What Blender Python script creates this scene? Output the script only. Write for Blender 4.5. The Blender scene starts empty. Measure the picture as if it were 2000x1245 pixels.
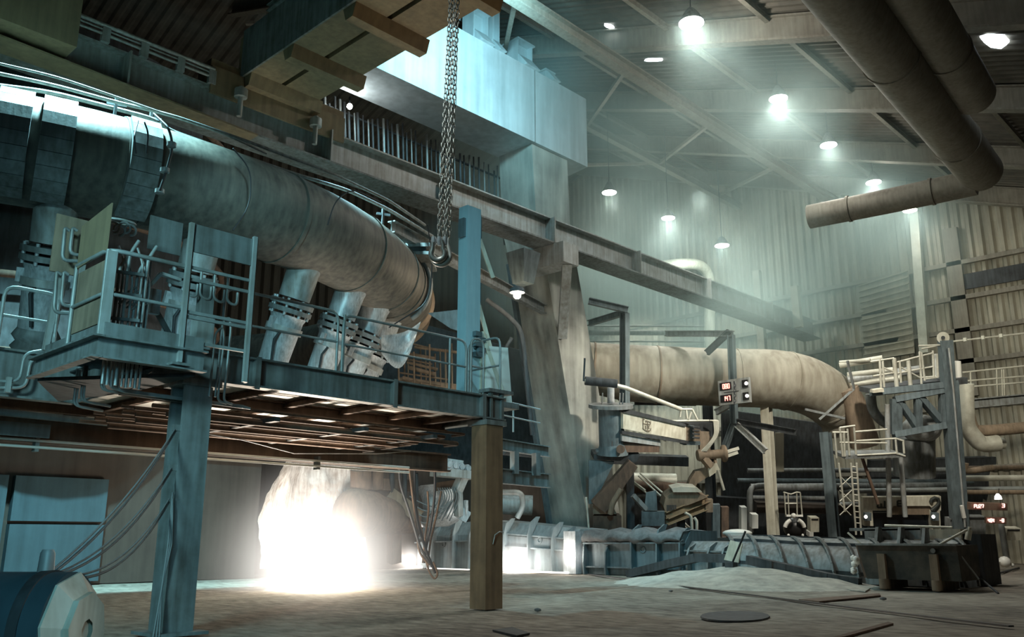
import bpy, math, random
from mathutils import Vector, Matrix
V = Vector
PI = math.pi
random.seed(7)
S = bpy.context.scene
COL = S.collection

# ---------------------------------------------------------------- camera
FPX, CX, CY, EYE = 1709.0, 1000.0, 622.5, 1.5
pitch = math.atan(427.5 / FPX)
yaw = math.radians(43.607)                       # view direction turned from +X (hall axis) towards +Y
fh = V((math.cos(yaw), math.sin(yaw), 0)); rt = V((math.sin(yaw), -math.cos(yaw), 0))
fw = fh * math.cos(pitch) + V((0, 0, 1)) * math.sin(pitch)
cu = V((0, 0, 1)) * math.cos(pitch) - fh * math.sin(pitch)
cam_d = bpy.data.cameras.new('camera'); cam = bpy.data.objects.new('camera', cam_d); COL.objects.link(cam)
cam_d.sensor_width = 36.0; cam_d.lens = 36.0 * FPX / 2000.0; cam_d.clip_end = 500; cam_d.clip_start = 0.05
cam.matrix_world = Matrix(((rt.x, cu.x, -fw.x, 0), (rt.y, cu.y, -fw.y, 0), (rt.z, cu.z, -fw.z, EYE), (0, 0, 0, 1)))
S.camera = cam
# surveyed points: where the sight line of a photo point meets a known plane of the hall
EYEV = V((0, 0, EYE))
def _ray(x, y): return fw * FPX + rt * (x - CX) - cu * (y - CY)
def ax(x, y, X): d = _ray(x, y); return EYEV + d * (X / d.x)
def ay(x, y, Y): d = _ray(x, y); return EYEV + d * (Y / d.y)
def az(x, y, Z): d = _ray(x, y); return EYEV + d * ((Z - EYE) / d.z)
def dp(x, y, D): return EYEV + _ray(x, y) * (D / FPX)

# ---------------------------------------------------------------- world, exposure, lights
w = bpy.data.worlds.new('night'); S.world = w; w.use_nodes = True
bg = w.node_tree.nodes['Background']; bg.inputs[0].default_value = (0.10, 0.17, 0.20, 1); bg.inputs[1].default_value = 0.06
S.view_settings.view_transform = 'Standard'; S.view_settings.look = 'None'
S.view_settings.gamma = 1.0; S.view_settings.exposure = 0.0; S.view_settings.use_curve_mapping = False
cy = S.cycles
cy.max_bounces = 5; cy.diffuse_bounces = 3; cy.glossy_bounces = 2; cy.transmission_bounces = 2; cy.volume_bounces = 1
cy.sample_clamp_indirect = 4.0; cy.sample_clamp_direct = 0; cy.caustics_reflective = False; cy.caustics_refractive = False
cy.volume_step_rate = 3.0; cy.volume_preview_step_rate = 3.0; cy.volume_max_steps = 64

CYAN = (0.20, 0.78, 1.0); PALE = (0.72, 0.93, 1.0); WARM = (1.0, 0.80, 0.55); MINT = (0.80, 1.0, 0.92)
def light(kind, name, loc, energy, color, target=None, size=0.5, spot=None, blend=0.4):
    d = bpy.data.lights.new(name, kind); d.energy = energy; d.color = color
    if kind == 'AREA': d.size = size
    else: d.shadow_soft_size = size
    if kind == 'SPOT': d.spot_size = math.radians(spot or 90); d.spot_blend = blend
    o = bpy.data.objects.new(name, d); COL.objects.link(o); o.location = loc
    if target is not None: o.rotation_euler = (V(target) - V(loc)).to_track_quat('-Z', 'Y').to_euler()
    return o
# cyan floodlights over the furnace side, plus unseen spots added for single parts
light('SPOT', 'flood_cyan_pipe', (7.0, 21.9, 16.8), 30000, (0.42, 0.90, 1.0), (7.2, 22.6, 12), 0.3, 84, 0.7)
light('SPOT', 'flood_cyan_pipe_b', (16.4, 23.6, 15.2), 8000, (0.45, 0.88, 1.0), (17.2, 23.4, 11.5), 0.3, 100, 0.8)
light('SPOT', 'flood_cyan_beam', (21.5, 20.5, 22.0), 6200, (0.40, 0.86, 1.0), (24.5, 27.5, 22.6), 0.6, 115, 0.8)
light('SPOT', 'flood_cyan_left', (-5, 5, 7.5), 6500, (0.40, 0.86, 0.94), (6.2, 15.0, 4.7), 1.0, 47, 0.6)
light('SPOT', 'flood_cyan_stocks', (9.0, 14.5, 11.5), 900, (0.45, 0.88, 1.0), (13.5, 22, 7.5), 0.4, 70, 0.7)
light('SPOT', 'flood_cyan_low', (20, 14, 13.0), 4300, (0.26, 0.76, 0.95), (28, 25, 0.5), 0.8, 70, 0.8)
light('SPOT', 'fill_cyan_ground', (0.5, 7, 4.5), 420, (0.30, 0.80, 1.0), (8, 22, 1.5), 0.6, 90, 1.0)  # unseen spot added to brighten drum, wall panels and floor
light('SPOT', 'fill_cyan_davit', (8, 6, 12), 2000, (0.45, 0.86, 1.0), (14.8, 15.4, 7.4), 0.4, 34, 0.8)  # added narrow spot, no lamp there; brightens the blue column and cabinet
light('SPOT', 'fill_drum', (8.0, 4.0, 2.6), 260, (1.0, 0.97, 0.92), (3.4, 6.9, 0.9), 0.3, 26, 0.8)  # no such lamp; added to whiten the drum end
light('SPOT', 'fill_cyan_drum', (0.2, 2.0, 4.0), 800, (0.28, 0.78, 1.0), (2.8, 7.5, 1.0), 0.5, 60, 0.8)  # extra unseen spot that keeps the drum shell from going black
light('SPOT', 'fill_chain', (3.0, 8.5, 12.0), 1500, (0.85, 1.0, 1.0), (8.4, 9.6, 7.0), 0.3, 44, 0.8)  # added unseen spot that lifts the chain falls out of the dark
# warm floodlights over the cast floor, plus unseen fills for machines and soffit
light('SPOT', 'flood_warm_floor', (24, -6, 16), 5200, (1.0, 0.86, 0.66), (21, 8, 0), 1.2, 75, 0.9)
light('SPOT', 'flood_warm_wall', (38, 6, 12), 5200, (1.0, 0.93, 0.76), (58, 13, 11), 1.0, 75, 0.9)
light('SPOT', 'flood_warm_duct', (42, 25, 21), 5000, (1.0, 0.97, 0.88), (41, 22.5, 9), 0.6, 80, 0.9)
light('SPOT', 'fill_warm_machines', (33, 10, 15), 8500, (1.0, 0.93, 0.80), (41, 18, 6), 0.6, 75, 0.9)  # unseen fill added for the machinery and its pale rails
light('SPOT', 'fill_warm_boom', (35.5, 13, 12.5), 8500, (1.0, 0.93, 0.80), (34.0, 26, 8.0), 0.5, 42, 0.8)  # unseen fill added to brighten the boom and one column face
light('SPOT', 'fill_under_deck', (12.5, 19.5, 0.6), 3200, (1.0, 0.84, 0.68), (10.2, 16.2, 4.2), 0.3, 80, 0.7)  # added upward fill that brightens the soffit; no iron lies here
light('SPOT', 'flood_warm_crane', (19, 6, 9.0), 520, (1.0, 0.72, 0.42), (14.5, 17.5, 17), 1.0, 36, 0.9)

# ---------------------------------------------------------------- materials
def nodes_of(m):
    m.use_nodes = True; nt = m.node_tree; return nt, nt.nodes, nt.links
def steel(name, base, dirt=None, rough=0.6, metal=0.3, scale=1.2, amount=0.5, streak=True, bump=0.25, spec=0.4):
    """painted or bare steel with patches of dirt and run marks"""
    m = bpy.data.materials.new(name); nt, N, L = nodes_of(m); b = N['Principled BSDF']
    dirt = dirt or tuple(c * 0.35 for c in base)
    tc = N.new('ShaderNodeTexCoord'); mp = N.new('ShaderNodeMapping'); L.new(tc.outputs['Object'], mp.inputs[0])
    n1 = N.new('ShaderNodeTexNoise'); n1.inputs['Scale'].default_value = scale; n1.inputs['Detail'].default_value = 5; n1.inputs['Roughness'].default_value = 0.65
    L.new(mp.outputs[0], n1.inputs['Vector'])
    fac = n1.outputs[0]
    if streak:
        mp2 = N.new('ShaderNodeMapping'); mp2.inputs['Scale'].default_value = (4, 4, 0.35); L.new(tc.outputs['Object'], mp2.inputs[0])
        n2 = N.new('ShaderNodeTexNoise'); n2.inputs['Scale'].default_value = scale * 1.5; n2.inputs['Detail'].default_value = 3
        L.new(mp2.outputs[0], n2.inputs['Vector'])
        mx = N.new('ShaderNodeMath'); mx.operation = 'MULTIPLY_ADD'; mx.inputs[1].default_value = 0.5
        L.new(n2.outputs[0], mx.inputs[0]); h = N.new('ShaderNodeMath'); h.operation = 'MULTIPLY'; h.inputs[1].default_value = 0.5
        L.new(n1.outputs[0], h.inputs[0]); L.new(h.outputs[0], mx.inputs[2]); fac = mx.outputs[0]
    cr = N.new('ShaderNodeValToRGB'); cr.color_ramp.elements[0].position = 0.5 - 0.16 - (1 - amount) * 0.1; cr.color_ramp.elements[1].position = 0.5 + 0.14 - (amount - 0.5) * 0.1
    cr.color_ramp.elements[0].color = (*dirt, 1); cr.color_ramp.elements[1].color = (*base, 1)
    L.new(fac, cr.inputs[0]); L.new(cr.outputs[0], b.inputs['Base Color'])
    b.inputs['Roughness'].default_value = rough; b.inputs['Metallic'].default_value = metal
    b.inputs['Specular IOR Level'].default_value = spec
    if bump:
        bp = N.new('ShaderNodeBump'); bp.inputs['Strength'].default_value = bump; bp.inputs['Distance'].default_value = 0.03
        L.new(fac, bp.inputs['Height']); L.new(bp.outputs[0], b.inputs['Normal'])
    return m
def plain(name, c, rough=0.6, metal=0.0):
    m = bpy.data.materials.new(name); nt, N, L = nodes_of(m); b = N['Principled BSDF']
    b.inputs['Base Color'].default_value = (*c, 1); b.inputs['Roughness'].default_value = rough; b.inputs['Metallic'].default_value = metal
    return m
def glow(name, c, e):
    m = bpy.data.materials.new(name); nt, N, L = nodes_of(m); b = N['Principled BSDF']
    b.inputs['Base Color'].default_value = (*c, 1); b.inputs['Emission Color'].default_value = (*c, 1); b.inputs['Emission Strength'].default_value = e
    return m
M = {}
M['steel'] = steel('painted_steel', (0.30, 0.33, 0.33), (0.10, 0.09, 0.075))
M['steel_l'] = steel('light_painted_steel', (0.52, 0.56, 0.56), (0.24, 0.22, 0.18), rough=0.55)
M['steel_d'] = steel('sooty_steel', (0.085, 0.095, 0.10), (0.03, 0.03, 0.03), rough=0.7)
M['steel_b'] = steel('blue_painted_steel', (0.19, 0.245, 0.26), (0.075, 0.09, 0.095), rough=0.55)
M['rust'] = steel('rusty_steel', (0.20, 0.13, 0.09), (0.07, 0.05, 0.04), rough=0.8, metal=0.1)
M['rust_l'] = steel('dusty_brown_steel', (0.33, 0.25, 0.175), (0.13, 0.10, 0.07), rough=0.75, metal=0.05)
M['pipe'] = steel('bustle_pipe_steel', (0.18, 0.165, 0.135), (0.035, 0.037, 0.034), rough=0.62, metal=0.15, scale=0.9, amount=0.4, bump=0.5)
M['duct'] = steel('dusty_duct_plate', (0.46, 0.43, 0.35), (0.20, 0.17, 0.12), rough=0.65, metal=0.1, scale=0.5, amount=0.6)
M['bright'] = steel('bright_steel', (0.72, 0.76, 0.78), (0.28, 0.30, 0.30), rough=0.4, metal=0.3, scale=3)
M['rail'] = steel('handrail_paint', (0.42, 0.46, 0.46), (0.20, 0.20, 0.18), rough=0.5, streak=False)
M['rail_w'] = steel('pale_handrail_paint', (0.74, 0.74, 0.64), (0.45, 0.43, 0.35), rough=0.5, streak=False)
M['cream'] = steel('cream_paint', (0.72, 0.70, 0.58), (0.42, 0.38, 0.28), rough=0.6, metal=0.0, amount=0.75)
M['sheet'] = steel('corrugated_sheet', (0.46, 0.43, 0.34), (0.20, 0.19, 0.15), rough=0.6, metal=0.1, scale=0.35, amount=0.6)
M['roof'] = steel('roof_sheet', (0.13, 0.115, 0.09), (0.06, 0.055, 0.045), rough=0.8, metal=0.0, scale=0.3)
M['truss'] = steel('roof_steelwork', (0.30, 0.28, 0.23), (0.17, 0.15, 0.12), rough=0.7, metal=0.1)
M['beam_b'] = steel('pale_blue_box_beam', (0.56, 0.62, 0.64), (0.34, 0.38, 0.39), rough=0.6, metal=0.0, scale=0.4, amount=0.75, bump=0.1)
M['brownplate'] = steel('brown_plate', (0.33, 0.25, 0.15), (0.17, 0.13, 0.085), rough=0.7, metal=0.05, scale=0.8, bump=0.1)
M['concrete'] = steel('sooty_concrete', (0.085, 0.07, 0.058), (0.045, 0.036, 0.03), rough=0.9, metal=0, scale=0.6)
M['panel_b'] = steel('blue_wall_panel', (0.055, 0.10, 0.12), (0.03, 0.055, 0.065), rough=0.8, metal=0, scale=0.7)
M['rubber'] = plain('black_rubber', (0.03, 0.03, 0.032), 0.6)
M['hose'] = plain('grey_hose', (0.20, 0.21, 0.21), 0.5)
M['black'] = plain('black_plastic', (0.015, 0.015, 0.015), 0.4)
M['white'] = plain('white_enamel', (0.80, 0.80, 0.74), 0.5)
M['chain'] = plain('worn_chain_steel', (0.50, 0.50, 0.46), 0.38, 0.7)
M['lamp'] = glow('lamp_lens', (1.0, 0.98, 0.92), 60)
M['shiny'] = plain('polished_rail', (0.9, 0.88, 0.85), 0.22, 1.0)
M['lamp_s'] = glow('small_lamp_lens', (1.0, 0.86, 0.66), 200)
M['sky'] = glow('daylight_gap', (0.80, 0.92, 1.0), 9)
M['leak'] = glow('leaking_iron', (1.0, 0.95, 0.86), 1.6)
M['iron'] = glow('molten_iron', (1.0, 0.96, 0.86), 14)
M['red'] = glow('red_digit', (1.0, 0.30, 0.24), 3)
M['slag'] = steel('slag_crust', (0.19, 0.20, 0.20), (0.10, 0.10, 0.10), rough=0.95, metal=0, scale=3, bump=1.0, streak=False)
M['sand'] = steel('pale_sand', (0.50, 0.48, 0.41), (0.27, 0.26, 0.23), rough=0.95, metal=0, scale=2, bump=0.6, streak=False)
M['cover'] = steel('runner_cover_paint', (0.40, 0.46, 0.47), (0.20, 0.22, 0.22), rough=0.6, metal=0.1, scale=1.0, amount=0.6)

# ---------------------------------------------------------------- mesh builder
class MB:
    def __init__(s): s.v = []; s.f = []; s.m = []; s.s = []
    def add(s, vs, fs, smooth=False):
        o = len(s.v); s.v += [V(p) for p in vs]; s.f += [tuple(i + o for i in f) for f in fs]; s.s += [smooth] * len(fs); return s
    def hexa(s, a):                     # 8 corners: bottom 4, top 4
        return s.add(a, [(3, 2, 1, 0), (4, 5, 6, 7), (0, 1, 5, 4), (1, 2, 6, 5), (2, 3, 7, 6), (3, 0, 4, 7)])
    def box(s, x0, x1, y0, y1, z0, z1):
        return s.hexa([(x0, y0, z0), (x1, y0, z0), (x1, y1, z0), (x0, y1, z0), (x0, y0, z1), (x1, y0, z1), (x1, y1, z1), (x0, y1, z1)])
    def cbox(s, c, sx, sy, sz): return s.box(c[0] - sx / 2, c[0] + sx / 2, c[1] - sy / 2, c[1] + sy / 2, c[2] - sz / 2, c[2] + sz / 2)
    def bar(s, a, b, w, h, up=(0, 0, 1), off=0.0, w2=None, h2=None):       # rectangular bar a->b, w sideways, h along up
        a = V(a); b = V(b); d = (b - a).normalized(); u = V(up)
        if abs(d.dot(u.normalized())) > 0.98: u = V((0, 1, 0)) if abs(d.y) < 0.9 else V((1, 0, 0))
        x = d.cross(u).normalized(); u = x.cross(d).normalized(); r = []
        for p, ww, hh in ((a, w, h), (b, w2 or w, h2 or h)):
            q = p + u * off; r += [q - x * ww / 2 - u * hh / 2, q + x * ww / 2 - u * hh / 2, q + x * ww / 2 + u * hh / 2, q - x * ww / 2 + u * hh / 2]
        return s.hexa(r)
    def ibar(s, a, b, w, h, t=0.03, up=(0, 0, 1), tw=None):
        s.bar(a, b, tw or t, h - 2 * t, up); s.bar(a, b, w, t, up, h / 2 - t / 2); return s.bar(a, b, w, t, up, -h / 2 + t / 2)
    def tube(s, pts, r, n=10, caps=True, smooth=True):
        P = [V(p) for p in pts]; k = len(P); R = r if isinstance(r, (list, tuple)) else [r] * k
        T = [(P[min(i + 1, k - 1)] - P[max(i - 1, 0)]).normalized() for i in range(k)]
        u = T[0].orthogonal().normalized(); vs = []
        for i in range(k):
            u = (u - T[i] * u.dot(T[i])).normalized(); x = T[i].cross(u)
            vs += [P[i] + (u * math.cos(2 * PI * j / n) + x * math.sin(2 * PI * j / n)) * R[i] for j in range(n)]
        fs = [(i * n + j, i * n + (j + 1) % n, (i + 1) * n + (j + 1) % n, (i + 1) * n + j) for i in range(k - 1) for j in range(n)]
        s.add(vs, fs, smooth)
        if caps: s.add(vs[:n], [tuple(range(n))[::-1]]); s.add(vs[-n:], [tuple(range(n))])
        return s
    def cyl(s, a, b, r, n=16, r2=None): return s.tube([a, b], [r, r if r2 is None else r2], n)
    def prism(s, poly, vec):
        n = len(poly); a = [V(p) for p in poly]; b = [p + V(vec) for p in a]
        return s.add(a + b, [tuple(range(n))[::-1], tuple(range(n, 2 * n))] + [(i, (i + 1) % n, n + (i + 1) % n, n + i) for i in range(n)])
    def lathe(s, prof, o, axis=(0, 0, 1), n=20, smooth=True):      # prof [(radius, height)]
        A = V(axis).normalized(); return s.tube([V(o) + A * (h + i * 1e-5) for i, (r, h) in enumerate(prof)], [r for r, h in prof], n, True, smooth) if all(prof[i + 1][1] > prof[i][1] for i in range(len(prof) - 1)) else s._lathe(prof, o, A, n, smooth)
    def _lathe(s, prof, o, A, n, smooth):
        u = A.orthogonal().normalized(); x = A.cross(u); vs = []
        for r, h in prof: vs += [V(o) + A * h + (u * math.cos(2 * PI * j / n) + x * math.sin(2 * PI * j / n)) * r for j in range(n)]
        k = len(prof); return s.add(vs, [(i * n + j, i * n + (j + 1) % n, (i + 1) * n + (j + 1) % n, (i + 1) * n + j) for i in range(k - 1) for j in range(n)], smooth)
    def sphere(s, c, r, n=12, sq=(1, 1, 1)):
        vs = []; m = n // 2
        for i in range(m + 1):
            for j in range(n):
                a = PI * i / m; b = 2 * PI * j / n; vs.append(V(c) + V((math.sin(a) * math.cos(b) * sq[0], math.sin(a) * math.sin(b) * sq[1], math.cos(a) * sq[2])) * r)
        return s.add(vs, [(i * n + j, (i + 1) * n + j, (i + 1) * n + (j + 1) % n, i * n + (j + 1) % n) for i in range(m) for j in range(n)], True)
    def build(s, name, mat, parent=None, origin=None):
        if origin is None: origin = V(parent['_o']) if parent is not None and '_o' in parent else V((0, 0, 0))
        me = bpy.data.meshes.new(name); me.from_pydata([tuple(p - V(origin)) for p in s.v], [], s.f); me.polygons.foreach_set('use_smooth', s.s)
        me.materials.append(M[mat] if isinstance(mat, str) else mat); me.validate(); me.update()
        o = bpy.data.objects.new(name, me); COL.objects.link(o)
        if parent is not None: o.parent = parent; o['_o'] = tuple(origin)
        else: o.location = origin
        return o
def fillet(pts, rad, n=4):                 # round the corners of a polyline
    P = [V(p) for p in pts]; out = [P[0]]
    for i in range(1, len(P) - 1):
        a = (P[i - 1] - P[i]); b = (P[i + 1] - P[i]); r = min(rad, a.length * 0.49, b.length * 0.49)
        p0 = P[i] + a.normalized() * r; p1 = P[i] + b.normalized() * r
        for k in range(n + 1): t = k / n; out.append(p0 * (1 - t) ** 2 + P[i] * 2 * t * (1 - t) + p1 * t * t)
    return out + [P[-1]]
def tag(o, label, cat, group=None, kind=None):
    o['label'] = label; o['category'] = cat
    if group: o['group'] = group
    if kind: o['kind'] = kind
    return o
def thing(name, label, cat, loc, group=None):
    o = bpy.data.objects.new(name, None); COL.objects.link(o); o.location = loc; o['_o'] = tuple(V(loc)); o.empty_display_size = 0.2
    return tag(o, label, cat, group)
def solo(name, mb, mat, label, cat, loc, group=None, kind=None):
    return tag(mb.build(name, mat, None, V(loc)), label, cat, group, kind)
def struct(name, mb, mat, parent=None):
    o = mb.build(name, mat, parent)
    if parent is None: o['kind'] = 'structure'
    return o
def copy_tree(o, parent=None):
    c = o.copy(); COL.objects.link(c); c.parent = parent
    for ch in [x for x in bpy.data.objects if x.parent == o]: copy_tree(ch, c)
    return c
def lerp(a, b, t): return V(a) * (1 - t) + V(b) * t
# ================================================================ THE SETTING
def roof_z(y): return 17.9 + 0.36 * min(y, 46) - 0.36 * max(0, y - 46)
# floor: trodden sand with worn tracks
m = bpy.data.materials.new('cast_house_floor'); nt, N, L = nodes_of(m); b = N['Principled BSDF']
tc = N.new('ShaderNodeTexCoord')
def noise(scale, det, mapscale=(1, 1, 1)):
    mp = N.new('ShaderNodeMapping'); mp.inputs['Scale'].default_value = mapscale; L.new(tc.outputs['Object'], mp.inputs[0])
    n = N.new('ShaderNodeTexNoise'); n.inputs['Scale'].default_value = scale; n.inputs['Detail'].default_value = det; n.inputs['Roughness'].default_value = 0.62; L.new(mp.outputs[0], n.inputs['Vector']); return n
nA = noise(0.22, 6); nB = noise(4.5, 8, (1, 0.45, 1))
cr = N.new('ShaderNodeValToRGB'); cr.color_ramp.elements[0].position = 0.36; cr.color_ramp.elements[1].position = 0.66
cr.color_ramp.elements[0].color = (0.07, 0.055, 0.042, 1); cr.color_ramp.elements[1].color = (0.42, 0.38, 0.31, 1)
mm = N.new('ShaderNodeMath'); mm.operation = 'MULTIPLY_ADD'; mm.inputs[1].default_value = 0.55; h = N.new('ShaderNodeMath'); h.operation = 'MULTIPLY'; h.inputs[1].default_value = 0.45
L.new(nA.outputs[0], h.inputs[0]); L.new(nB.outputs[0], mm.inputs[0]); L.new(h.outputs[0], mm.inputs[2]); L.new(mm.outputs[0], cr.inputs[0]); L.new(cr.outputs[0], b.inputs['Base Color'])
b.inputs['Roughness'].default_value = 0.85
bp = N.new('ShaderNodeBump'); bp.inputs['Strength'].default_value = 0.9; bp.inputs['Distance'].default_value = 0.08; L.new(mm.outputs[0], bp.inputs['Height']); L.new(bp.outputs[0], b.inputs['Normal'])
M['floor'] = m
fl = MB(); nx, ny = 90, 90
random.seed(3)
from mathutils import noise as MN
vs = []
for i in range(nx + 1):
    for j in range(ny + 1):
        x = -20 + 82 * i / nx; y = -25 + 82 * j / ny
        vs.append((x, y, 0.035 * MN.noise(V((x * 0.45, y * 0.45, 0))) - 0.03))
fl.add(vs, [(i * (ny + 1) + j, (i + 1) * (ny + 1) + j, (i + 1) * (ny + 1) + j + 1, i * (ny + 1) + j + 1) for i in range(nx) for j in range(ny)], True)
struct('floor', fl, 'floor')

def corrugated(mb, p0, p1, q, pitch, depth, nrm):        # sheet from edge p0-p1 swept by q
    p0 = V(p0); p1 = V(p1); q = V(q); nrm = V(nrm); n = int((p1 - p0).length / pitch); vs = []; k = 0
    for i in range(n + 1):
        for t, d in ((0, 0), (0.3, 0), (0.5, 1), (0.8, 1)):
            if i == n and t > 0: break
            c = lerp(p0, p1, min(1, (i + t) / n)) + nrm * depth * d; vs += [c, c + q]; k += 1
    mb.add(vs, [(2 * i, 2 * i + 2, 2 * i + 3, 2 * i + 1) for i in range(k - 1)])
XE = 59.0
wl = MB(); corrugated(wl, (XE, -24, 0), (XE, 56, 0), (0, 0, 34), 0.62, 0.16, (-1, 0, 0)); we = struct('wall_end', wl, 'sheet')
# girts and flashing bands along the end wall
g = MB()
for z in (14.2, 16.3, 18.6, 12.2, 9.4, 5.6): g.bar((XE - 0.35, -24, z), (XE - 0.35, 56, z), 0.3, 0.28)
for y in (16.5,): g.bar((XE - 0.35, y, 10), (XE - 0.35, y, 21), 0.3, 0.9)
struct('trim_1', g, 'truss')
g = MB(); g.bar((XE - 0.3, -24, 17.3), (XE - 0.3, 16.2, 17.3), 0.12, 1.0); struct('trim_2', g, 'steel_d')   # dark strip glazing
wl = MB(); corrugated(wl, (-22, 56, 0), (XE, 56, 0), (0, 0, 34), 0.8, 0.2, (0, -1, 0)); struct('wall_back', wl, 'roof')
wl = MB(); wl.box(-22, -21.8, -24, 56, 0, 34); struct('wall_left', wl, 'concrete')
rf = MB(); corrugated(rf, (-22, -24, roof_z(-24)), (XE, -24, roof_z(-24)), (0, 70, roof_z(46) - roof_z(-24)), 0.5, 0.12, (0, 0, -1))
corrugated(rf, (-22, 46, roof_z(46)), (XE, 46, roof_z(46)), (0, 10.5, -3.8), 0.8, 0.12, (0, 0, -1))
struct('ceiling', rf, 'roof')

# roof steelwork: frames across the hall, purlins along it
for k, X in enumerate((31.6, 40.1, 48.8, 57.0, 23.0)):
    f = MB(); a = V((X, -20, roof_z(-20) - 0.75)); b2 = V((X, 46, roof_z(46) - 0.75))
    f.bar(a, b2, 0.06, 1.1); f.bar(a, b2, 0.5, 0.09, off=-0.55); f.bar(a, b2, 0.4, 0.07, off=0.5)
    o = struct('trim_%d' % (k + 3), f, 'truss')
pu = MB()
for y in (4, 9.5, 15, 20, 27, 33, 39): pu.ibar((0, y, roof_z(y) - 0.3), (XE, y, roof_z(y) - 0.3), 0.2, 0.3, 0.04)
struct('trim_9', pu, 'truss')
pu = MB(); pu.ibar((8, 22.6, 24.0), (XE, 22.6, 23.6), 0.5, 0.6, 0.08); pu.ibar((20, 31.5, 27.0), (XE, 31.5, 26.6), 0.4, 0.5, 0.08)
for X in (24, 32, 40, 48):
    pu.bar((X, 22.6, 24), (X + 8, 31.5, 26.8), 0.2, 0.2); pu.bar((X, 31.5, 26.8), (X - 5, 36.5, 26.5), 0.18, 0.18)
struct('trim_10', pu, 'truss')
# daylight gaps in the roof sheets
def gap(name, px, py, w, h, lab):
    for_y = 20.0
    P = None
    d = _ray(px, py)
    t = (17.9 - EYE) / (d.z - 0.36 * d.y); P = EYEV + d * t - V((0, 0, 0.18))
    mb = MB(); n = 9; c = []
    random.seed(int(px))
    for i in range(n):
        a = 2 * PI * i / n; rr = random.uniform(0.75, 1.15); c.append(P + V((math.cos(a) * w * rr, math.sin(a) * h * rr, 0.36 * math.sin(a) * h * rr)))
    mb.prism(c, (0, 0, 0.06)); o = mb.build(name, 'sky'); o['kind'] = 'structure'; return o
gap('window_1', 1942, 72, 0.75, 0.45, ''); gap('window_2', 1190, 46, 0.28, 0.2, ''); gap('window_3', 1277, 112, 0.2, 0.6, '')
gap('window_4', 1998, 187, 0.3, 0.3, '')

# wall under and behind the platform: concrete with steel panels
xw = ay(505, 1000, 31).x
wl = MB(); wl.box(2, xw, 31.0, 31.5, 0, 5.2); wl.box(xw, 40, 35.2, 35.6, 0, 5.2); wl.box(2, 26, 30.8, 31.4, 4.45, 5.2); struct('wall_furnace', wl, 'concrete')
for i, (x0, x1, z0, z1) in enumerate(((3, 9.3, 0.1, 3.4), (9.5, 12.4, 2.0, 3.4), (9.5, 12.4, 0.1, 1.9))):
    wl = MB(); wl.box(x0, x1, 30.7, 31.0, z0, z1); struct('trim_%d' % (11 + i), wl, 'panel_b')

# ================================================================ RUNWAY GIRDER, CRANE, BOX BEAM, LEG
gd = thing('crane_runway_girder', 'long pale I-shaped runway girder carrying the overhead crane, running down the hall', 'girder', (30, 26, 15.5))
YG = 26.0; zt, zb = 16.2, 14.95
mb = MB(); mb.bar((-4, YG, (zt + zb) / 2), (XE - 1, YG, (zt + zb) / 2), 0.05, zt - zb); mb.build('web', 'steel_l', gd)
mb = MB(); mb.bar((-4, YG, zt), (XE - 1, YG, zt), 0.75, 0.06); mb.bar((-4, YG, zt + 0.09), (XE - 1, YG, zt + 0.09), 0.12, 0.12); mb.build('top_flange', 'steel_l', gd)
mb = MB(); mb.bar((-4, YG + 0.1, zb), (XE - 1, YG + 0.1, zb), 1.3, 0.07); mb.build('bottom_flange', 'steel', gd)
for X in (2.5, 9.5, 17.0, 23.0, 29.6, 36.5, 43.5, 51):
    mb = MB(); mb.box(X - 0.03, X + 0.03, YG - 0.62, YG + 0.4, zb, zt); mb.build('stiffener', 'steel_l', gd)
for X in (8.2, 15.2, 36.8, 50): 
    pass
# wide lower apron at the furnace end
mb = MB(); mb.prism([(-4, 24.6, 14.9), (14, 25.4, 14.9), (14, 26.0, 14.9), (-4, 26.0, 14.9)], (0, 0, 0.06)); mb.build('apron_plate', 'brownplate', gd)
P = ay(150, 92, 24.6); mb = MB(); mb.box(-8, P.x, 24.6, 26.6, P.z, P.z + 3); solo('end_stop_box', mb, 'brownplate', 'dark brown box on the girder end in the top corner of the picture', 'box', (P.x, 24.6, P.z))
rl = thing('girder_handrail', 'cyan-lit double rail along the girder top, between the corner box and the crane', 'railing', (6.5, 25.6, 16.4))
for z, r in ((16.75, .07), (16.45, .05), (16.6, .03)):
    mb = MB(); mb.tube([(P.x + .1, 25.5, z), (12.3, 25.5, z)], r, 8); mb.build('rail', 'steel_l', rl)
for x in (7.5, 8.6, 9.8, 11, 12.1): mb = MB(); mb.box(x, x + .25, 25.45, 25.6, 16.2, 16.7); mb.build('bracket', 'steel_l', rl)
# bracket that rests the girder on the leg
br = thing('girder_bracket', 'boxy bracket with a diagonal strut holding the runway girder on the leaning leg', 'bracket', (31.2, 27, 14))
mb = MB(); mb.box(29.6, 30.7, 24.9, 27.6, 13.9, 14.9); mb.build('bracket_head', 'steel_l', br)
mb = MB(); mb.bar((30.2, 25.2, 14.0), (31.9, 27.0, 11.0), 0.45, 0.4); mb.build('strut', 'steel_l', br)

bm_ = thing('roof_box_beam', 'huge pale blue box beam lit bright above the furnace', 'beam', (28, 28, 21))
mb = MB(); mb.hexa([(17, 27, 20.7), (34.2, 27, 20.7), (34.6, 29.6, 20.7), (17, 29.6, 20.7), (17, 27, 24.7), (34.2, 27, 24.7), (34.6, 29.6, 24.7), (17, 29.6, 24.7)])
mb.build('beam_body', 'beam_b', bm_)
mb = MB()
for x in (19, 24.6, 30): mb.box(x, x + 0.05, 26.985, 27.0, 20.7, 24.7)
mb.build('weld_seam', 'steel', bm_)
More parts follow.
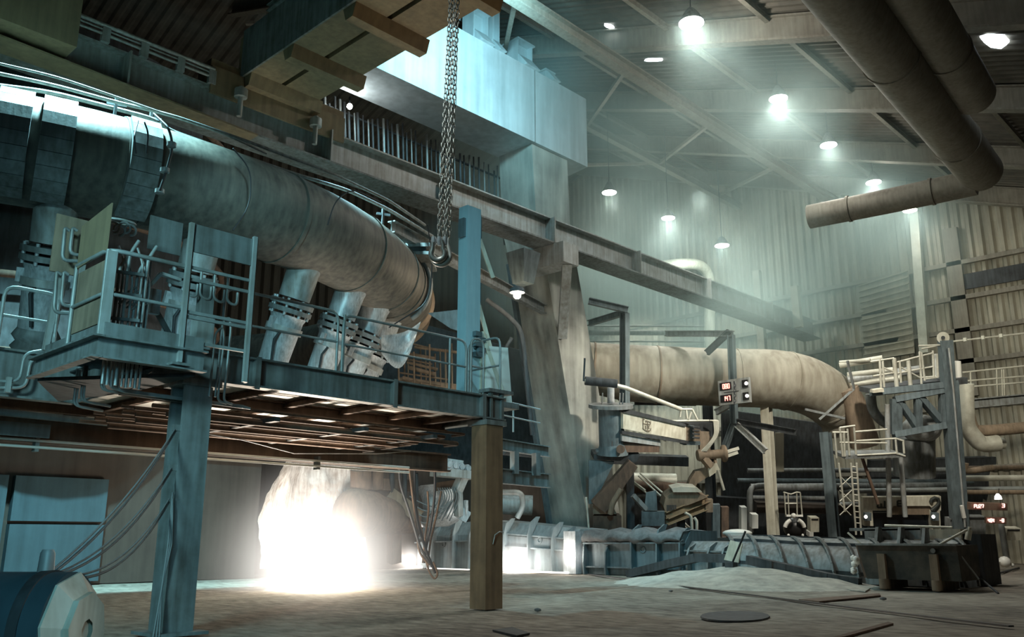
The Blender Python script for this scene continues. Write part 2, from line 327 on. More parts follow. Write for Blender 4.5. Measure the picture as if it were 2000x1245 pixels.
# posts and I beams standing on the box beam
for px, hh, ww in ((928, 1.9, 0.9), (957, 2.9, 0.45), (1015, 1.6, 1.0), (1062, 0.7, 0.5)):
    P = ay(px, 60 + (px - 900) * 0.61, 27.8); P.z = 24.7
    st = thing('steel_stub', {928: 'short cyan lit I-beam stub nearest the crane on top of the box beam', 957: 'tall cyan lit upright standing on the box beam', 1015: 'blocky cyan lit bearing stool in the middle of the box beam top', 1062: 'smallest steel stub near the far end of the box beam top'}[px], 'bracket', P, 'steel stubs on the box beam')
    mb = MB(); mb.box(P.x - ww / 2, P.x + ww / 2, P.y - 0.05, P.y + 0.05, P.z, P.z + hh); mb.build('web', 'beam_b', st)
    mb = MB(); mb.box(P.x - ww / 2 - .05, P.x - ww / 2, P.y - 0.4, P.y + 0.4, P.z, P.z + hh); mb.box(P.x + ww / 2, P.x + ww / 2 + .05, P.y - 0.4, P.y + 0.4, P.z, P.z + hh); mb.build('flange', 'beam_b', st)
    mb = MB(); mb.box(P.x - ww / 2 - .15, P.x + ww / 2 + .15, P.y - 0.5, P.y + 0.9, P.z + hh, P.z + hh + 0.08); mb.build('cap_plate', 'beam_b', st)
    mb = MB(); mb.prism([(P.x - ww / 2, P.y - 0.4, P.z), (P.x - ww / 2, P.y - 1.0, P.z), (P.x - ww / 2, P.y - 0.4, P.z + 0.8)], (ww, 0, 0)); mb.build('gusset', 'beam_b', st)

lg = thing('tower_column', 'massive leaning box column of the furnace tower, cyan and pale faced', 'column', (33.9, 27, 0))
mb = MB()
sec = [((30.0, 27.2, 20.7), 2.75), ((30.3, 27.2, 16.5), 2.6), ((30.75, 27.1, 15.0), 2.5), ((32.0, 27.05, 9.3), 2.6), ((34.1, 27, 0.0), 2.7)]
vs = []
for (x, y, z), wd in sec: vs += [(x, y, z), (x + wd, y, z), (x + wd, y + 2.3, z), (x, y + 2.3, z)]
mb.add(vs, [(4 * i + j, 4 * i + (j + 1) % 4, 4 * i + 4 + (j + 1) % 4, 4 * i + 4 + j) for i in range(len(sec) - 1) for j in range(4)])
mb.build('leg_body', steel('leg_plate', (0.46, 0.47, 0.42), (0.12, 0.12, 0.11), rough=0.65, metal=0.05, scale=0.35, amount=0.6), lg)
mb = MB(); mb.bar((30.7, 29.4, 15), (34.05, 29.35, 0), 0.25, 0.3); mb.build('edge_flange', 'steel_b', lg)

# overhead crane: two brown-bellied box girders tied by cross frames
cr_ = thing('overhead_crane', 'overhead crane bridge with brown plated underside crossing above the cast floor', 'crane', (14.6, 26, 16.9))
zc = 16.95
for nm, x0, x1 in (('bridge_girder', 13.35, 14.55), ('bridge_girder', 14.72, 16.15)):
    mb = MB(); mb.box(x0, x1, -6, 25.9, zc, zc + 1.6); mb.build(nm, 'brownplate', cr_)
mb = MB(); mb.box(13.28, 13.345, -6, 25.6, zc - 0.05, zc + 1.75); mb.build('side_plate', 'steel', cr_)
for y in (25.2, 22.6, 19.3, 16):
    mb = MB(); mb.hexa([(13.4, y, zc - 0.42), (16.3, y, zc - 0.42), (16.3, y + 0.35, zc - 0.42), (13.4, y + 0.35, zc - 0.42), (13.4, y - 0.15, zc), (16.3, y - 0.15, zc), (16.3, y + 0.5, zc), (13.4, y + 0.5, zc)]); mb.build('cross_frame', 'brownplate', cr_)
mb = MB(); mb.box(12.2, 17.6, 25.6, 26.5, 16.4, 17.2); mb.box(12.2, 17.6, 25.5, 25.6, 15.9, 16.9); mb.build('end_truck', 'brownplate', cr_)
for x in (12.9, 16.9):
    mb = MB(); mb.cyl((x, 25.85, 16.55), (x, 26.2, 16.55), 0.3, 16); mb.build('wheel', 'steel_d', cr_)
for x in (13.2, 16.2):
    mb = MB(); mb.cyl((x, 25.3, 15.3), (x, 25.3, 16.4), 0.09, 10); mb.cyl((x, 25.3, 16.0), (x, 25.3, 16.3), 0.22, 10); mb.build('bumper', 'steel_l', cr_)
mb = MB(); mb.ibar((13.3, 24, zc + 1.9), (13.3, 14, zc + 1.9), 0.25, 0.25); mb.build('walkway_edge', 'steel', cr_)

# ================================================================ BUSTLE PIPE RING WITH ITS BLOWPIPE STOCKS
RC = V((10.4, 36, 10.68)); RR, rr_ = 14.38, 1.36
def ring(deg, R=RR, z=None):
    a = math.radians(deg); return V((RC.x + R * math.cos(a), RC.y + R * math.sin(a), RC.z if z is None else z))
bp_ = thing('bustle_pipe', 'giant dark bustle pipe curving round the furnace with cyan light on its top', 'pipe', (10.4, 21.6, 9.3))
mb = MB(); mb.tube([ring(d) for d in range(-146, 60, 4)], rr_, 40, True); mb.build('pipe_shell', 'pipe', bp_)
for d in (-118, -99, -96.5, -80, -66, -55, -51, -38, -36, -30):
    mb = MB(); mb.tube([ring(d - 0.25), ring(d + 0.25)], rr_ + 0.035, 40); mb.build('flange_band', 'pipe', bp_)
for d in (-41.5, -34.0):
    mb = MB(); mb.tube([ring(d + k * 0.6) for k in range(5)], [rr_ + .02, rr_ + .12, rr_ + .14, rr_ + .12, rr_ + .02], 40); mb.build('bellows_band', 'rust_l', bp_)
# clamp saddles
def saddle(d, lab):
    c = ring(d); tdir = (ring(d + 1) - ring(d - 1)).normalized(); rad = (V((c.x, c.y, 0)) - V((RC.x, RC.y, 0))).normalized()
    mb = MB(); cs = [c + rad * ((rr_ + 0.10) * math.cos(a)) + V((0, 0, (rr_ + 0.10) * math.sin(a))) for a in [math.radians(q) for q in range(-70, 48, 13)]]
    for p, q in zip(cs, cs[1:]): mb.bar(p, q, 0.72, 0.12, up=tdir.cross(q - p))
    return mb
for d, lab in ((-108.4, ''), (-105, ''), (-97.8, '')):
    saddle(d, '').build('saddle_plate', 'steel', bp_)
ht = thing('slide_bracket', 'thick steel slide bracket bolted on the pipe shell near the elbow', 'bracket', ring(-49, RR + 0.6, 11.9))
c = ring(-49, RR + 1.1, 11.75); tdir = (ring(-47) - ring(-50)).normalized()
mb = MB(); mb.bar(c - tdir * 1.1, c + tdir * 1.1, 0.9, 0.14, off=0.2); mb.bar(c - tdir * 1.1, c + tdir * 1.1, 0.9, 0.12, off=-0.12); mb.build('slide_plate', 'steel', ht)
mb = MB(); mb.bar(c - tdir, c + tdir, 0.6, 0.22, off=0.04); mb.build('pad', 'steel_d', ht)
mb = MB(); mb.tube([ring(-49, RR + rr_ * math.cos(a) + .1, RC.z + (rr_ + .1) * math.sin(a)) for a in [math.radians(q) for q in range(-60, 70, 10)]], 0.1, 8); mb.build('strap', 'steel', ht)

SL = {-104: 'leftmost blowpipe stock, bright lit and half hidden by the pipe rack', -89: 'blowpipe stock standing behind the guarded ladder', -74.5: 'fat blowpipe stock just right of the guarded ladder', -64: 'bright blowpipe stock with a broad highlight, second right of the ladder', -55: 'blowpipe stock behind the gap between two railings', -47: 'farthest bright blowpipe stock, under the pipe elbow'}
for d, lab in SL.items():
    st = thing('blowpipe_stock', lab, 'pipe', ring(d, 12.4, 4.8), 'blowpipe stocks under the bustle pipe')
    A = ring(d, RR - 0.15, 9.6); B = ring(d, 12.55, 5.0)
    def P(t): return lerp(A, B, t)
    ax_ = (B - A).normalized(); side = ax_.cross(V((0, 0, 1))).normalized()
    mb = MB(); mb.tube([P(-0.1), P(0.05), P(0.22)], [0.62, 0.5, 0.48], 24); mb.build('neck', 'bright' if d > -70 else 'steel_l', st)
    mb = MB(); mb.tube([P(0.24), P(0.27)], 0.66, 24); mb.tube([P(0.285), P(0.315)], 0.66, 24); tf = mb.build('top_flange', 'steel', st)
    for k in range(8):
        a = 2 * PI * k / 8; u = ax_.orthogonal().normalized(); x = ax_.cross(u); o = (u * math.cos(a) + x * math.sin(a)) * 0.58
        mb = MB(); mb.cyl(P(0.225) + o, P(0.335) + o, 0.05, 6); mb.build('bolt', 'bright', tf)
    mb = MB(); mb.tube([P(0.33), P(0.36), P(0.64), P(0.66)], [0.56, 0.5, 0.45, 0.45], 24); mb.build('body', 'bright', st)
    mb = MB(); mb.tube([P(0.4), P(0.44)], 0.56, 24); mb.build('collar', 'steel_l', st)
    for s_ in (-1, 1):
        mb = MB(); q = P(0.36) + side * 0.55 * s_; mb.bar(q, q + ax_ * 0.35, 0.2, 0.14); mb.build('lug', 'bright', st)
    mb = MB(); mb.tube([P(0.66), P(0.70), P(0.73), P(0.76), P(0.79), P(0.82)], [0.45, 0.56, 0.45, 0.56, 0.45, 0.5], 24); mb.build('bellows', 'steel', st)
    mb = MB(); mb.tube([P(0.82), P(0.9), P(0.98), P(1.0)], [0.5, 0.62, 0.60, 0.5], 24); mb.build('lower_elbow', 'steel_l', st)
    for s_ in (-1, 0, 1):
        mb = MB(); q = P(0.93) + side * 0.5 * s_ + V((-0.3, -0.45, 0)); mb.cbox(q, 0.3, 0.25, 0.3); mb.build('clamp', 'bright', st)
    mb = MB(); mb.tube([P(0.46) + V((-.3, -.4, 0)), P(0.55) + V((-.45, -.55, 0.15)), P(0.68) + V((-.3, -.5, 0))], 0.04, 6); mb.build('lifting_bail', 'steel_d', st)

# dark furnace body behind the ring
fb = thing('blast_furnace', 'dark round furnace body behind the ring of stocks', 'furnace', (10.4, 36, 0))
mb = MB(); mb.lathe([(6.5, 4.6), (7.4, 6.8), (6.4, 9.6), (6.0, 19)], (10.4, 36, 0), n=40); mb.build('shell', 'steel_d', fb)
for k in range(5):
    mb = MB(); mb.tube([V((10.4 + 7.3 * math.cos(a), 36 + 7.3 * math.sin(a), 7 + k * 2.4)) for a in [math.radians(q) for q in range(-180, 60, 12)]], 0.12, 6); mb.build('cooling_pipe', 'rust', fb)

# bank of thin upright pipes above the girder
pb = thing('pipe_bank', 'dark bank of thin upright cooling pipes above the girder, left of the box beam', 'pipes', (20, 31, 16))
random.seed(17)
for k in range(46):
    px = 606 + k * 9.4 + random.uniform(-2, 2); yy = 185 + (px - 606) * .42; a = ay(px, yy - 8 + random.uniform(-12, 10), 30.5); b_ = ay(px + 3, yy + 115 + random.uniform(-20, 25), 30.5)
    mb = MB(); mb.tube([a, lerp(a, b_, .85), b_ + V((.1, 0, 0))], random.uniform(.03, .07), 6); mb.build('upright_pipe', 'steel_d' if k % 3 else 'steel', pb)
for d in (10, 62, 104):
    mb = MB(); mb.tube([ay(600, 180 + d, 30.6), ay(1040, 180 + d + 185, 30.6)], .06, 6); mb.build('header_pipe', 'steel_d', pb)
lt_ = thing('bulkhead_lamp', 'single small white lamp among the dark pipes below the crane', 'lamp', ay(683, 208, 29.5))
mb = MB(); mb.sphere(ay(683, 208, 29.5), .13, 10); mb.build('lens', 'lamp', lt_)
mb = MB(); mb.bar(ay(683, 205, 29.6), ay(683, 190, 30.4), .06, .06); mb.build('arm', 'steel_d', lt_)
light('POINT', 'bulkhead_light', ay(683, 208, 29.3), 90, (.9, 1, 1), size=.1)

mb = MB(); mb.prism([(33.2, ax(1150, 1080, 33.2).y, 0), (33.2, ax(1872, 1080, 33.2).y, 0), (57.5, ax(1872, 1080, 57.5).y, 0), (57.5, 44, 0), (37.5, 30.5, 0)], (0, 0, 1.47)); struct('floor_raised', mb, 'concrete')
# ================================================================ WORK PLATFORM
ZT, ZB, YP = 4.63, 4.10, 14.08
def handrail(lab, path, z0, zt_, posts, mat='rail', r=0.028, mids=(0.5,), round_ends=True, toe=False, post_r=None, group='handrails'):
    P = [V((p[0], p[1], 0)) for p in path]
    t = thing('handrail', lab, 'railing', (path[0][0], path[0][1], z0), group)
    top = [V((p.x, p.y, zt_)) for p in P]
    if round_ends: top = [V((P[0].x, P[0].y, z0))] + top + [V((P[-1].x, P[-1].y, z0))]
    mb = MB(); mb.tube(fillet(top, 0.22), r, 8); mb.build('top_rail', mat, t)
    for k in mids:
        z = z0 + (zt_ - z0) * k; mb = MB(); mb.tube(fillet([V((p.x, p.y, z)) for p in P], 0.15), r * 0.85, 8); mb.build('mid_rail', mat, t)
    for q in posts:
        mb = MB(); mb.tube([(q[0], q[1], z0), (q[0], q[1], zt_)], post_r or r, 8); mb.build('post', mat, t)
    if toe:
        mb = MB()
        for a, b in zip(path, path[1:]): mb.bar((a[0], a[1], z0 + .1), (b[0], b[1], z0 + .1), 0.02, 0.2)
        mb.build('toe_board', mat, t)
    return t
pf = thing('work_platform', 'raised steel work platform on two columns with deep edge beams over the glowing taphole', 'platform', (6, 14.1, 4.1))
mb = MB(); mb.prism([(-6, 17.8, ZT - .03), (6.2, 17.8, ZT - .03), (6.2, YP, ZT - .03), (14.4, YP, ZT - .03), (14.4, 25, ZT - .03), (-6, 25, ZT - .03)], (0, 0, 0.03)); mb.build('deck_plate', 'steel_d', pf)
mb = MB(); mb.prism([(-6, 17.95, ZB + 0.16), (6.3, 17.95, ZB + .16), (6.3, YP + .3, ZB + .16), (14.3, YP + .3, ZB + .16), (14.3, 25, ZB + .16), (-6, 25, ZB + .16)], (0, 0, 0.03)); mb.build('soffit_plate', 'white', pf)
mb = MB(); mb.ibar((6.2, YP, (ZT + ZB) / 2), (14.45, YP, (ZT + ZB) / 2), 0.26, ZT - ZB, 0.035); mb.build('edge_beam', 'steel', pf)
for X in (8.05, 11.2, 13.75): mb = MB(); mb.box(X - .05, X + .05, YP - .13, YP, ZB, ZT); mb.box(X - .05, X + .05, YP - 0.14, YP - .13, ZB - .04, ZT + .02); mb.build('stiffener', 'steel', pf)
mb = MB(); mb.ibar((14.45, YP, (ZT + ZB) / 2), (14.45, 25, (ZT + ZB) / 2), 0.26, ZT - ZB, 0.035); mb.build('end_beam', 'steel', pf)
mb = MB(); mb.ibar((-6, 17.8, 4.45), (6.35, 17.8, 4.45), 0.26, 0.9, 0.04); mb.build('recessed_beam', 'steel', pf)
mb = MB(); mb.hexa([(6.3, 15.0, 4.0), (6.34, 15.0, 4.0), (6.34, 17.8, 4.0), (6.3, 17.8, 4.0), (6.3, 13.3, 4.55), (6.34, 13.3, 4.55), (6.34, 17.8, 4.7), (6.3, 17.8, 4.7)]); mb.build('side_plate', 'steel', pf)
for y, x0 in ((16, 6.5), (19.4, -6), (21.7, -6), (24, -6)):
    mb = MB(); mb.ibar((x0, y, 4.12), (14.4, y, 4.12), 0.2, 0.22, 0.03); mb.build('stringer', 'rust', pf)
for x in (7.5, 8.6, 9.9, 11.3, 12.6, 13.7):
    mb = MB(); mb.ibar((x, YP + .2, 4.18), (x, 24.5, 4.18), 0.12, 0.14, 0.02); mb.build('joist', 'rust', pf)
mb = MB(); mb.ibar((-6, 20.3, 3.72), (18.4, 20.3, 3.72), 0.35, 0.55, 0.05); mb.build('back_fascia_beam', 'rust', pf)
# balcony for the pipe rack
bl = thing('rack_balcony', 'small balcony jutting out of the platform corner with a deep tray edge', 'platform', (4.9, 13.07, 4.05))
mb = MB(); mb.prism([(4.9, 13.05, 4.33), (6.5, 13.05, 4.33), (6.5, 15.5, 4.33), (4.9, 15.5, 4.33)], (0, 0, 0.04)); mb.build('deck_plate', 'steel_d', bl)
mb = MB(); mb.bar((4.9, 13.06, 4.2), (6.55, 13.06, 4.2), 0.03, 0.3); mb.bar((4.9, 12.99, 4.36), (6.55, 12.99, 4.36), 0.16, 0.03); mb.bar((4.9, 12.99, 4.05), (6.55, 12.99, 4.05), 0.16, 0.03); mb.build('front_edge', 'steel', bl)
mb = MB(); mb.bar((4.9, 13.05, 4.2), (4.9, 15.6, 4.2), 0.03, 0.3); mb.bar((4.84, 12.9, 4.36), (4.84, 15.6, 4.36), 0.16, 0.03); mb.bar((4.84, 12.9, 4.05), (4.84, 15.6, 4.05), 0.16, 0.03); mb.build('left_edge', 'steel', bl)
mb = MB(); mb.bar((4.95, 13.0, 4.48), (6.5, 13.0, 4.48), 0.02, 0.22); mb.bar((4.95, 13.0, 4.48), (4.95, 15.4, 4.48), 0.02, 0.22); mb.build('toe_board', 'steel', bl)
mb = MB(); mb.hexa([(4.92, 15.5, 4.0), (6.5, 13.2, 4.0), (6.5, 15.5, 4.0), (6.0, 17.6, 4.0), (4.92, 15.5, 4.06), (6.5, 13.2, 4.06), (6.5, 15.5, 4.06), (6.0, 17.6, 4.06)]); mb.build('under_plate', 'steel_d', bl)

# two columns
c1 = thing('platform_column', 'H-shaped near platform column with worn pale paint and cables tied to it', 'column', (6.95, 14.1, 0), 'platform columns')
for y in (13.9, 14.36): mb = MB(); mb.box(6.68, 7.18, y - 0.02, y + .03, 0, 3.97); mb.build('flange', 'steel', c1)
mb = MB(); mb.box(6.91, 6.95, 13.93, 14.34, 0, 3.97); mb.build('web', 'steel', c1)
mb = MB(); mb.box(6.6, 7.3, 13.8, 14.5, 3.97, 4.08); mb.build('cap_plate', 'steel', c1)
mb = MB(); mb.box(6.5, 7.36, 13.7, 14.6, 0.0, 0.05); mb.build('base_plate', 'steel', c1)
mb = MB(); mb.box(6.56, 6.68, 13.9, 13.96, 3.2, 3.3); mb.box(6.56, 6.68, 13.9, 13.96, 2.55, 2.65); mb.build('cable_cleat', 'steel', c1)
c2 = thing('platform_column', 'far platform column, a plain brown box section standing on the floor', 'column', (14.05, 14.1, 0), 'platform columns')
mb = MB(); mb.box(13.75, 14.27, 13.88, 14.36, 0, 3.95); mb.build('box_section', steel('brown_column_paint', (0.30, 0.175, 0.10), (0.13, 0.075, 0.045), rough=0.75, metal=0.05), c2)
mb = MB(); mb.box(13.72, 14.36, 13.84, 14.46, 3.95, 4.06); mb.build('cap_plate', 'steel', c2)
mb = MB(); mb.tube([(13.95, 13.86, 1.35), (13.98, 13.83, 1.55), (14.12, 13.83, 1.62), (14.26, 13.84, 1.60)], 0.012, 6); mb.build('wire_tail', 'steel_l', c2)
mb = MB(); 
for x in (14.0, 14.36): mb.box(x, x + 0.07, 14.0, 14.1, 4.06, 4.75)
mb.box(13.9, 14.7, 13.95, 14.3, 4.72, 4.8); mb.build('packing_frame', 'steel', c2)

# guarded ladder gate with steel plates
gt = thing('guard_frame', 'tall guard frame of two posts with a steel plate across its top', 'frame', (6.12, 13.03, 4.2))
for xa, z0, z1 in ((6.12, 4.15, 6.45), (7.26, 3.98, 6.5)):
    mb = MB(); mb.bar((xa, 13.0, z0), (xa, 13.0, z1), 0.07, 0.07, (0, 1, 0)); mb.bar((xa + .06, 13.06, z0), (xa + .06, 13.06, z1), 0.03, 0.1, (0, 1, 0)); mb.build('post', 'steel_l', gt)
mb = MB(); mb.box(6.18, 7.26, 13.0, 13.03, 5.98, 6.45); mb.build('guard_plate', 'steel', gt)
for z in (5.72, 5.52, 4.98, 4.9, 4.5): mb = MB(); mb.bar((6.14, 13.03, z), (7.26, 13.03, z), 0.04, 0.05); mb.build('cross_bar', 'rail', gt)
mb = MB(); mb.box(5.95, 6.25, 12.85, 13.2, 4.08, 4.12); mb.build('foot_plate', 'steel', gt)
gp = thing('valve_post', 'thick mottled post standing behind the guard frame with hose loops on top', 'post', (6.95, 13.9, 4.3))
mb = MB(); mb.box(6.8, 7.02, 13.8, 14.0, 4.6, 5.75); mb.build('post', 'steel', gp)
mb = MB(); mb.cbox((6.9, 13.9, 4.9), 0.3, 0.26, 0.5); mb.build('junction_box', 'steel_l', gp)
for dx in (-0.35, -0.1, 0.15, 0.4):
    mb = MB(); mb.tube(fillet([(6.85 + dx, 13.8, 5.95), (6.85 + dx, 13.8, 5.5), (7.05 + dx, 13.8, 5.45), (7.05 + dx, 13.8, 5.7)], 0.12), 0.025, 8); mb.build('hose_loop', 'rail', gp)
for xo, zz in ((7.05, 4.9), (7.16, 5.1)):
    mb = MB(); mb.tube(fillet([(xo, 13.75, 3.8), (xo, 13.7, zz), (xo + .12, 13.7, zz + .12), (xo + .16, 13.7, zz - .1), (xo + .16, 13.75, 3.75), (xo + .35, 13.8, 3.72)], 0.08), 0.02, 8); mb.build('conduit', 'rail', gp)
# back sign plates of the rack
sg = thing('rack_plate', 'square grey steel plate on a stalk behind the pipe rack', 'plate', (5.9, 14.6, 4.6))
mb = MB(); P = ay(295, 420, 14.6); Q = ay(352, 500, 14.6); mb.box(P.x, Q.x, 14.6, 14.63, Q.z, P.z); mb.build('plate', 'steel', sg)
mb = MB(); P2 = ay(287, 512, 14.3); mb.bar((P2.x, 14.3, 4.4), (P2.x, 14.3, P2.z), 0.12, 0.12, (0, 1, 0)); mb.bar((P2.x + .05, 14.3, P2.z - .55), (P2.x + 0.75, 14.2, 4.45), 0.06, 0.08); mb.build('stalk', 'steel', sg)
mb = MB(); a, b_, c_ = ay(282, 570, 13.9), ay(314, 535, 13.9), ay(352, 548, 13.9); mb.bar(a, b_, 0.1, 0.05); mb.bar(b_, c_, 0.1, 0.05); mb.build('bent_cover', 'steel_l', sg)
mb = MB(); mb.cbox(ay(302, 590, 14.0), 0.16, 0.1, 0.42); mb.build('white_sleeve', 'bright', sg)
sg = thing('shield_plate', 'rust-yellow steel plate fixed upright on the balcony corner rail', 'plate', (4.9, 13.6, 5.7))
mb = MB(); mb.hexa([(4.88, 13.12, 5.72), (4.9, 13.12, 5.72), (4.9, 14.25, 5.66), (4.88, 14.25, 5.66), (4.88, 13.12, 6.48), (4.9, 13.12, 6.48), (4.9, 14.25, 6.38), (4.88, 14.25, 6.38)]); mb.build('plate', 'brownplate', sg)
mb = MB(); mb.box(4.93, 4.96, 13.15, 14.3, 4.6, 5.6); mb.build('lower_panel', 'rust_l', sg)
# balcony rail
hr = handrail('thick round-cornered handrail wrapping the balcony of the pipe rack', [(4.9, 14.3), (4.9, 13.05), (6.12, 13.05)], 4.35, 5.72, [(4.9, 14.3), (4.9, 13.08)], r=0.035, round_ends=False)
mb = MB(); mb.box(4.88, 5.02, 13.02, 13.1, 4.35, 5.7); mb.build('corner_post', 'steel_l', hr)
# pipe rack: vertical tubes
pr = thing('pipe_rack', 'bundle of vertical hydraulic tubes rising behind the balcony rail', 'pipes', (5.2, 13.5, 4.0))
random.seed(5)
for k in range(9):
    P = ay(214 + k * 8.6 + (3 if k > 3 else 0), 620, 13.5 + 0.06 * (k % 3)); x = P.x; y = P.y
    top = 5.75 + 0.12 * ((k * 5) % 4)
    q = fillet([(x, y, 3.75), (x, y, top - 0.25), (x + 0.12 * (1 if k % 2 else -1), y, top)], 0.12)
    mb = MB(); mb.tube(q, 0.02 + 0.008 * (k % 2), 8); mb.build('tube', 'rail', pr)
for z in (4.75, 5.15, 5.5):
    mb = MB(); mb.bar(ay(205, 620, 13.42) * V((1, 1, 0)) + V((0, 0, z)) if False else (5.0, 13.44, z), (5.62, 13.44, z + .05), 0.04, 0.05); mb.build('tube_clamp', 'steel', pr)
for k in range(5):
    a = ay(225 + 7 * k, 590 + 4 * k, 13.6); b_ = ay(268 + 7 * k, 560 + 8 * k, 13.6)
    mb = MB(); mb.tube(fillet([a, lerp(a, b_, 0.5) + V((0, 0, .02)), b_], .05), 0.018, 6); mb.build('valve_arm', 'steel_l', pr)
for k in range(4):
    c = ay(222 + 11 * k, 445 + 5 * (k % 2), 13.7); mb = MB()
    mb.tube([c + V((0.09 * math.cos(a), 0, 0.09 * math.sin(a))) for a in [math.radians(q) for q in range(-90, 200, 24)]], 0.02, 6); mb.build('hose_bend', 'rail', pr)
mb = MB(); mb.tube([c + V((0.22 * math.cos(a), 0.12 * math.sin(a), 0)) for c in [ay(238, 434, 13.9)] for a in [math.radians(q) for q in range(0, 361, 24)]], 0.02, 6); mb.build('hand_wheel', 'steel_l', pr)
# tubes that drop through the balcony and bend under the platform
lp = thing('hanging_pipes', 'group of bent tubes dropping under the balcony and turning along the platform', 'pipes', (5.0, 14, 3.7))
for px, py, n, y in ((201, 718, 2, 14.2), (218, 715, 4, 14.0), (162, 742, 2, 15.4), (148, 752, 2, 15.8)):
    for k in range(n):
        P = ay(px + 5.5 * k, py, y); ln = 2.4 if n == 4 else 1.4 if n == 2 and px == 201 else 0.5
        ze = P.z - 0.36 - .015 * k
        mb = MB(); mb.tube(fillet([(P.x, P.y, 4.35), (P.x, P.y, ze), (P.x + ln, P.y + 0.1, ze - .02)], 0.12), 0.022, 8); mb.build('tube', 'rail', lp)
# left recess: S tubes, railing, coil rack
ls = thing('bent_conduit', 'pair of S-bent tubes on the face of the recessed platform beam', 'pipes', (5.2, 17.5, 4.3))
for k in range(2):
    q = [ay(-60, 744 + 14 * k, 17.5), ay(38 + 12 * k, 746 + 12 * k, 17.5), ay(48 + 12 * k, 690 + 12 * k, 17.5), ay(92, 684 + 16 * k, 17.5)]
    mb = MB(); mb.tube(fillet(q, 0.16), 0.03, 8); mb.build('tube', 'rail', ls)
mb = MB(); mb.cbox(ay(16, 752, 17.47), 0.08, 0.08, 0.28); mb.build('clip', 'steel_l', ls)
P = ay(97, 680, 17.5)
handrail('handrail with one rounded corner at the recessed end of the platform', [(4.8, 17.5), (5.75, 17.5)], 4.9, 6.02, [(5.75, 17.5)], r=0.035, group=None)
handrail('handrail cut off by the image edge beyond the recessed beam', [(2.0, 17.5), (4.55, 17.5)], 4.9, 6.0, [], r=0.035, group=None)
ck = thing('coil_rack', 'upright rack carrying two pairs of looped tubes at the recessed corner', 'rack', (5.2, 16.0, 4.6))
a, b_ = ay(88, 685, 16.0), ay(134, 452, 16.0); mb = MB(); mb.bar(a, b_, 0.09, 0.09, (0, 1, 0)); mb.build('post', 'steel_l', ck)
a2, b2 = ay(136, 690, 15.6), ay(170, 452, 15.6); mb = MB(); mb.bar(a2, b2, 0.09, 0.09, (0, 1, 0)); mb.build('post', 'steel_l', ck)
for (px, py, ww, hh) in ((124, 447, 42, 62), (139, 447, 26, 50), (108, 533, 44, 78), (122, 533, 30, 64)):
    q = [ay(px + 12, py + 4, 15.5), ay(px + 3, py - 2, 15.5), ay(px - 3, py + hh, 15.5), ay(px + ww, py + hh + 2, 15.5)]
    mb = MB(); mb.tube(fillet(q, 0.12), 0.032, 8); mb.build('looped_tube', 'rail', ck)
mb = MB(); mb.cbox(ay(136, 480, 15.75), 0.55, 0.04, 1.05); mb.build('back_plate', 'rust_l', ck)
mb = MB(); mb.bar(ay(97, 640, 16), ay(108, 690, 16), 0.05, 0.05); mb.build('brace', 'steel_l', ck)
# front railings
handrail('long front handrail right of the guard frame, ending in a rounded corner', [(7.4, 14.15), (9.85, 14.15)], ZT, 5.86, [], group='front handrails on the platform')
handrail('front handrail between the two rounded gaps, in front of the pipe elbow', [(9.98, 14.15), (13.35, 14.15)], ZT, 5.83, [(10.0, 14.15), (12.85, 14.15)], group='front handrails on the platform')
handrail('short end handrail turning the far corner of the platform', [(14.42, 15.2), (14.42, 14.12)], ZT + .1, 6.1, [], group='front handrails on the platform')
handrail('narrow looped handrail in front of the blue column foot', [(13.55, 14.2), (13.95, 14.2)], ZT, 5.95, [], group='front handrails on the platform')
handrail('low rail beyond the platform end beside the leaning leg', [(18.6, 18.6), (21.5, 19.2)], 4.7, 5.6, [(19.9, 18.9), (18.7, 18.62)], group=None, round_ends=False)
mb = MB(); mb.ibar((18.3, 18.6, 4.25), (22, 19.3, 4.25), 0.2, 0.35, 0.03); mb.ibar((18.3, 18.6, 3.3), (22, 19.3, 3.3), 0.2, 0.45, 0.03)
for x in (18.9, 19.8, 20.8): mb.box(x, x + .2, 18.75, 18.95, 3.4, 4.1)
solo('walkway_beam', mb, 'steel', 'two stacked walkway beams beyond the brown platform column', 'beam', (18.3, 18.6, 3.1))
# blue column on the platform with diagonal stays
bc = thing('blue_davit_column', 'tall bright blue square column rising from the platform end', 'column', (14.65, 15.5, ZT))
mb = MB(); mb.box(14.42, 14.9, 15.3, 15.62, ZT, 9.75); mb.build('post', steel('bright_blue_paint', (0.52, 0.74, 0.80), (0.40, 0.60, 0.66), rough=0.5, amount=0.8), bc)
mb = MB(); mb.box(14.9, 14.98, 15.35, 15.55, 9.0, 9.6); mb.box(14.9, 14.98, 15.35, 15.55, 7.3, 7.8); mb.box(14.34, 14.42, 15.35, 15.55, 8.9, 9.4); mb.build('cleat', 'steel_b', bc)
for p, q in (((14.98, 15.5, 9.15), (15.35, 15.3, 8.0)), ((14.98, 15.5, 7.4), (15.5, 15.2, 5.3)), ((14.95, 15.3, 6.5), (15.5, 15.0, 4.8))):
    mb = MB(); mb.bar(p, q, 0.06, 0.1); mb.build('stay', 'cream', bc)
for k in range(5):
    mb = MB(); mb.cbox((14.75 + .12 * (k % 2), 15.25, 6.4 - .13 * k), 0.22, 0.16, 0.12); mb.build('hose_clamp', 'steel_b', bc)
mb = MB(); mb.box(14.9, 15.05, 15.25, 15.4, ZT, 6.4); mb.build('side_stay', 'cream', bc)
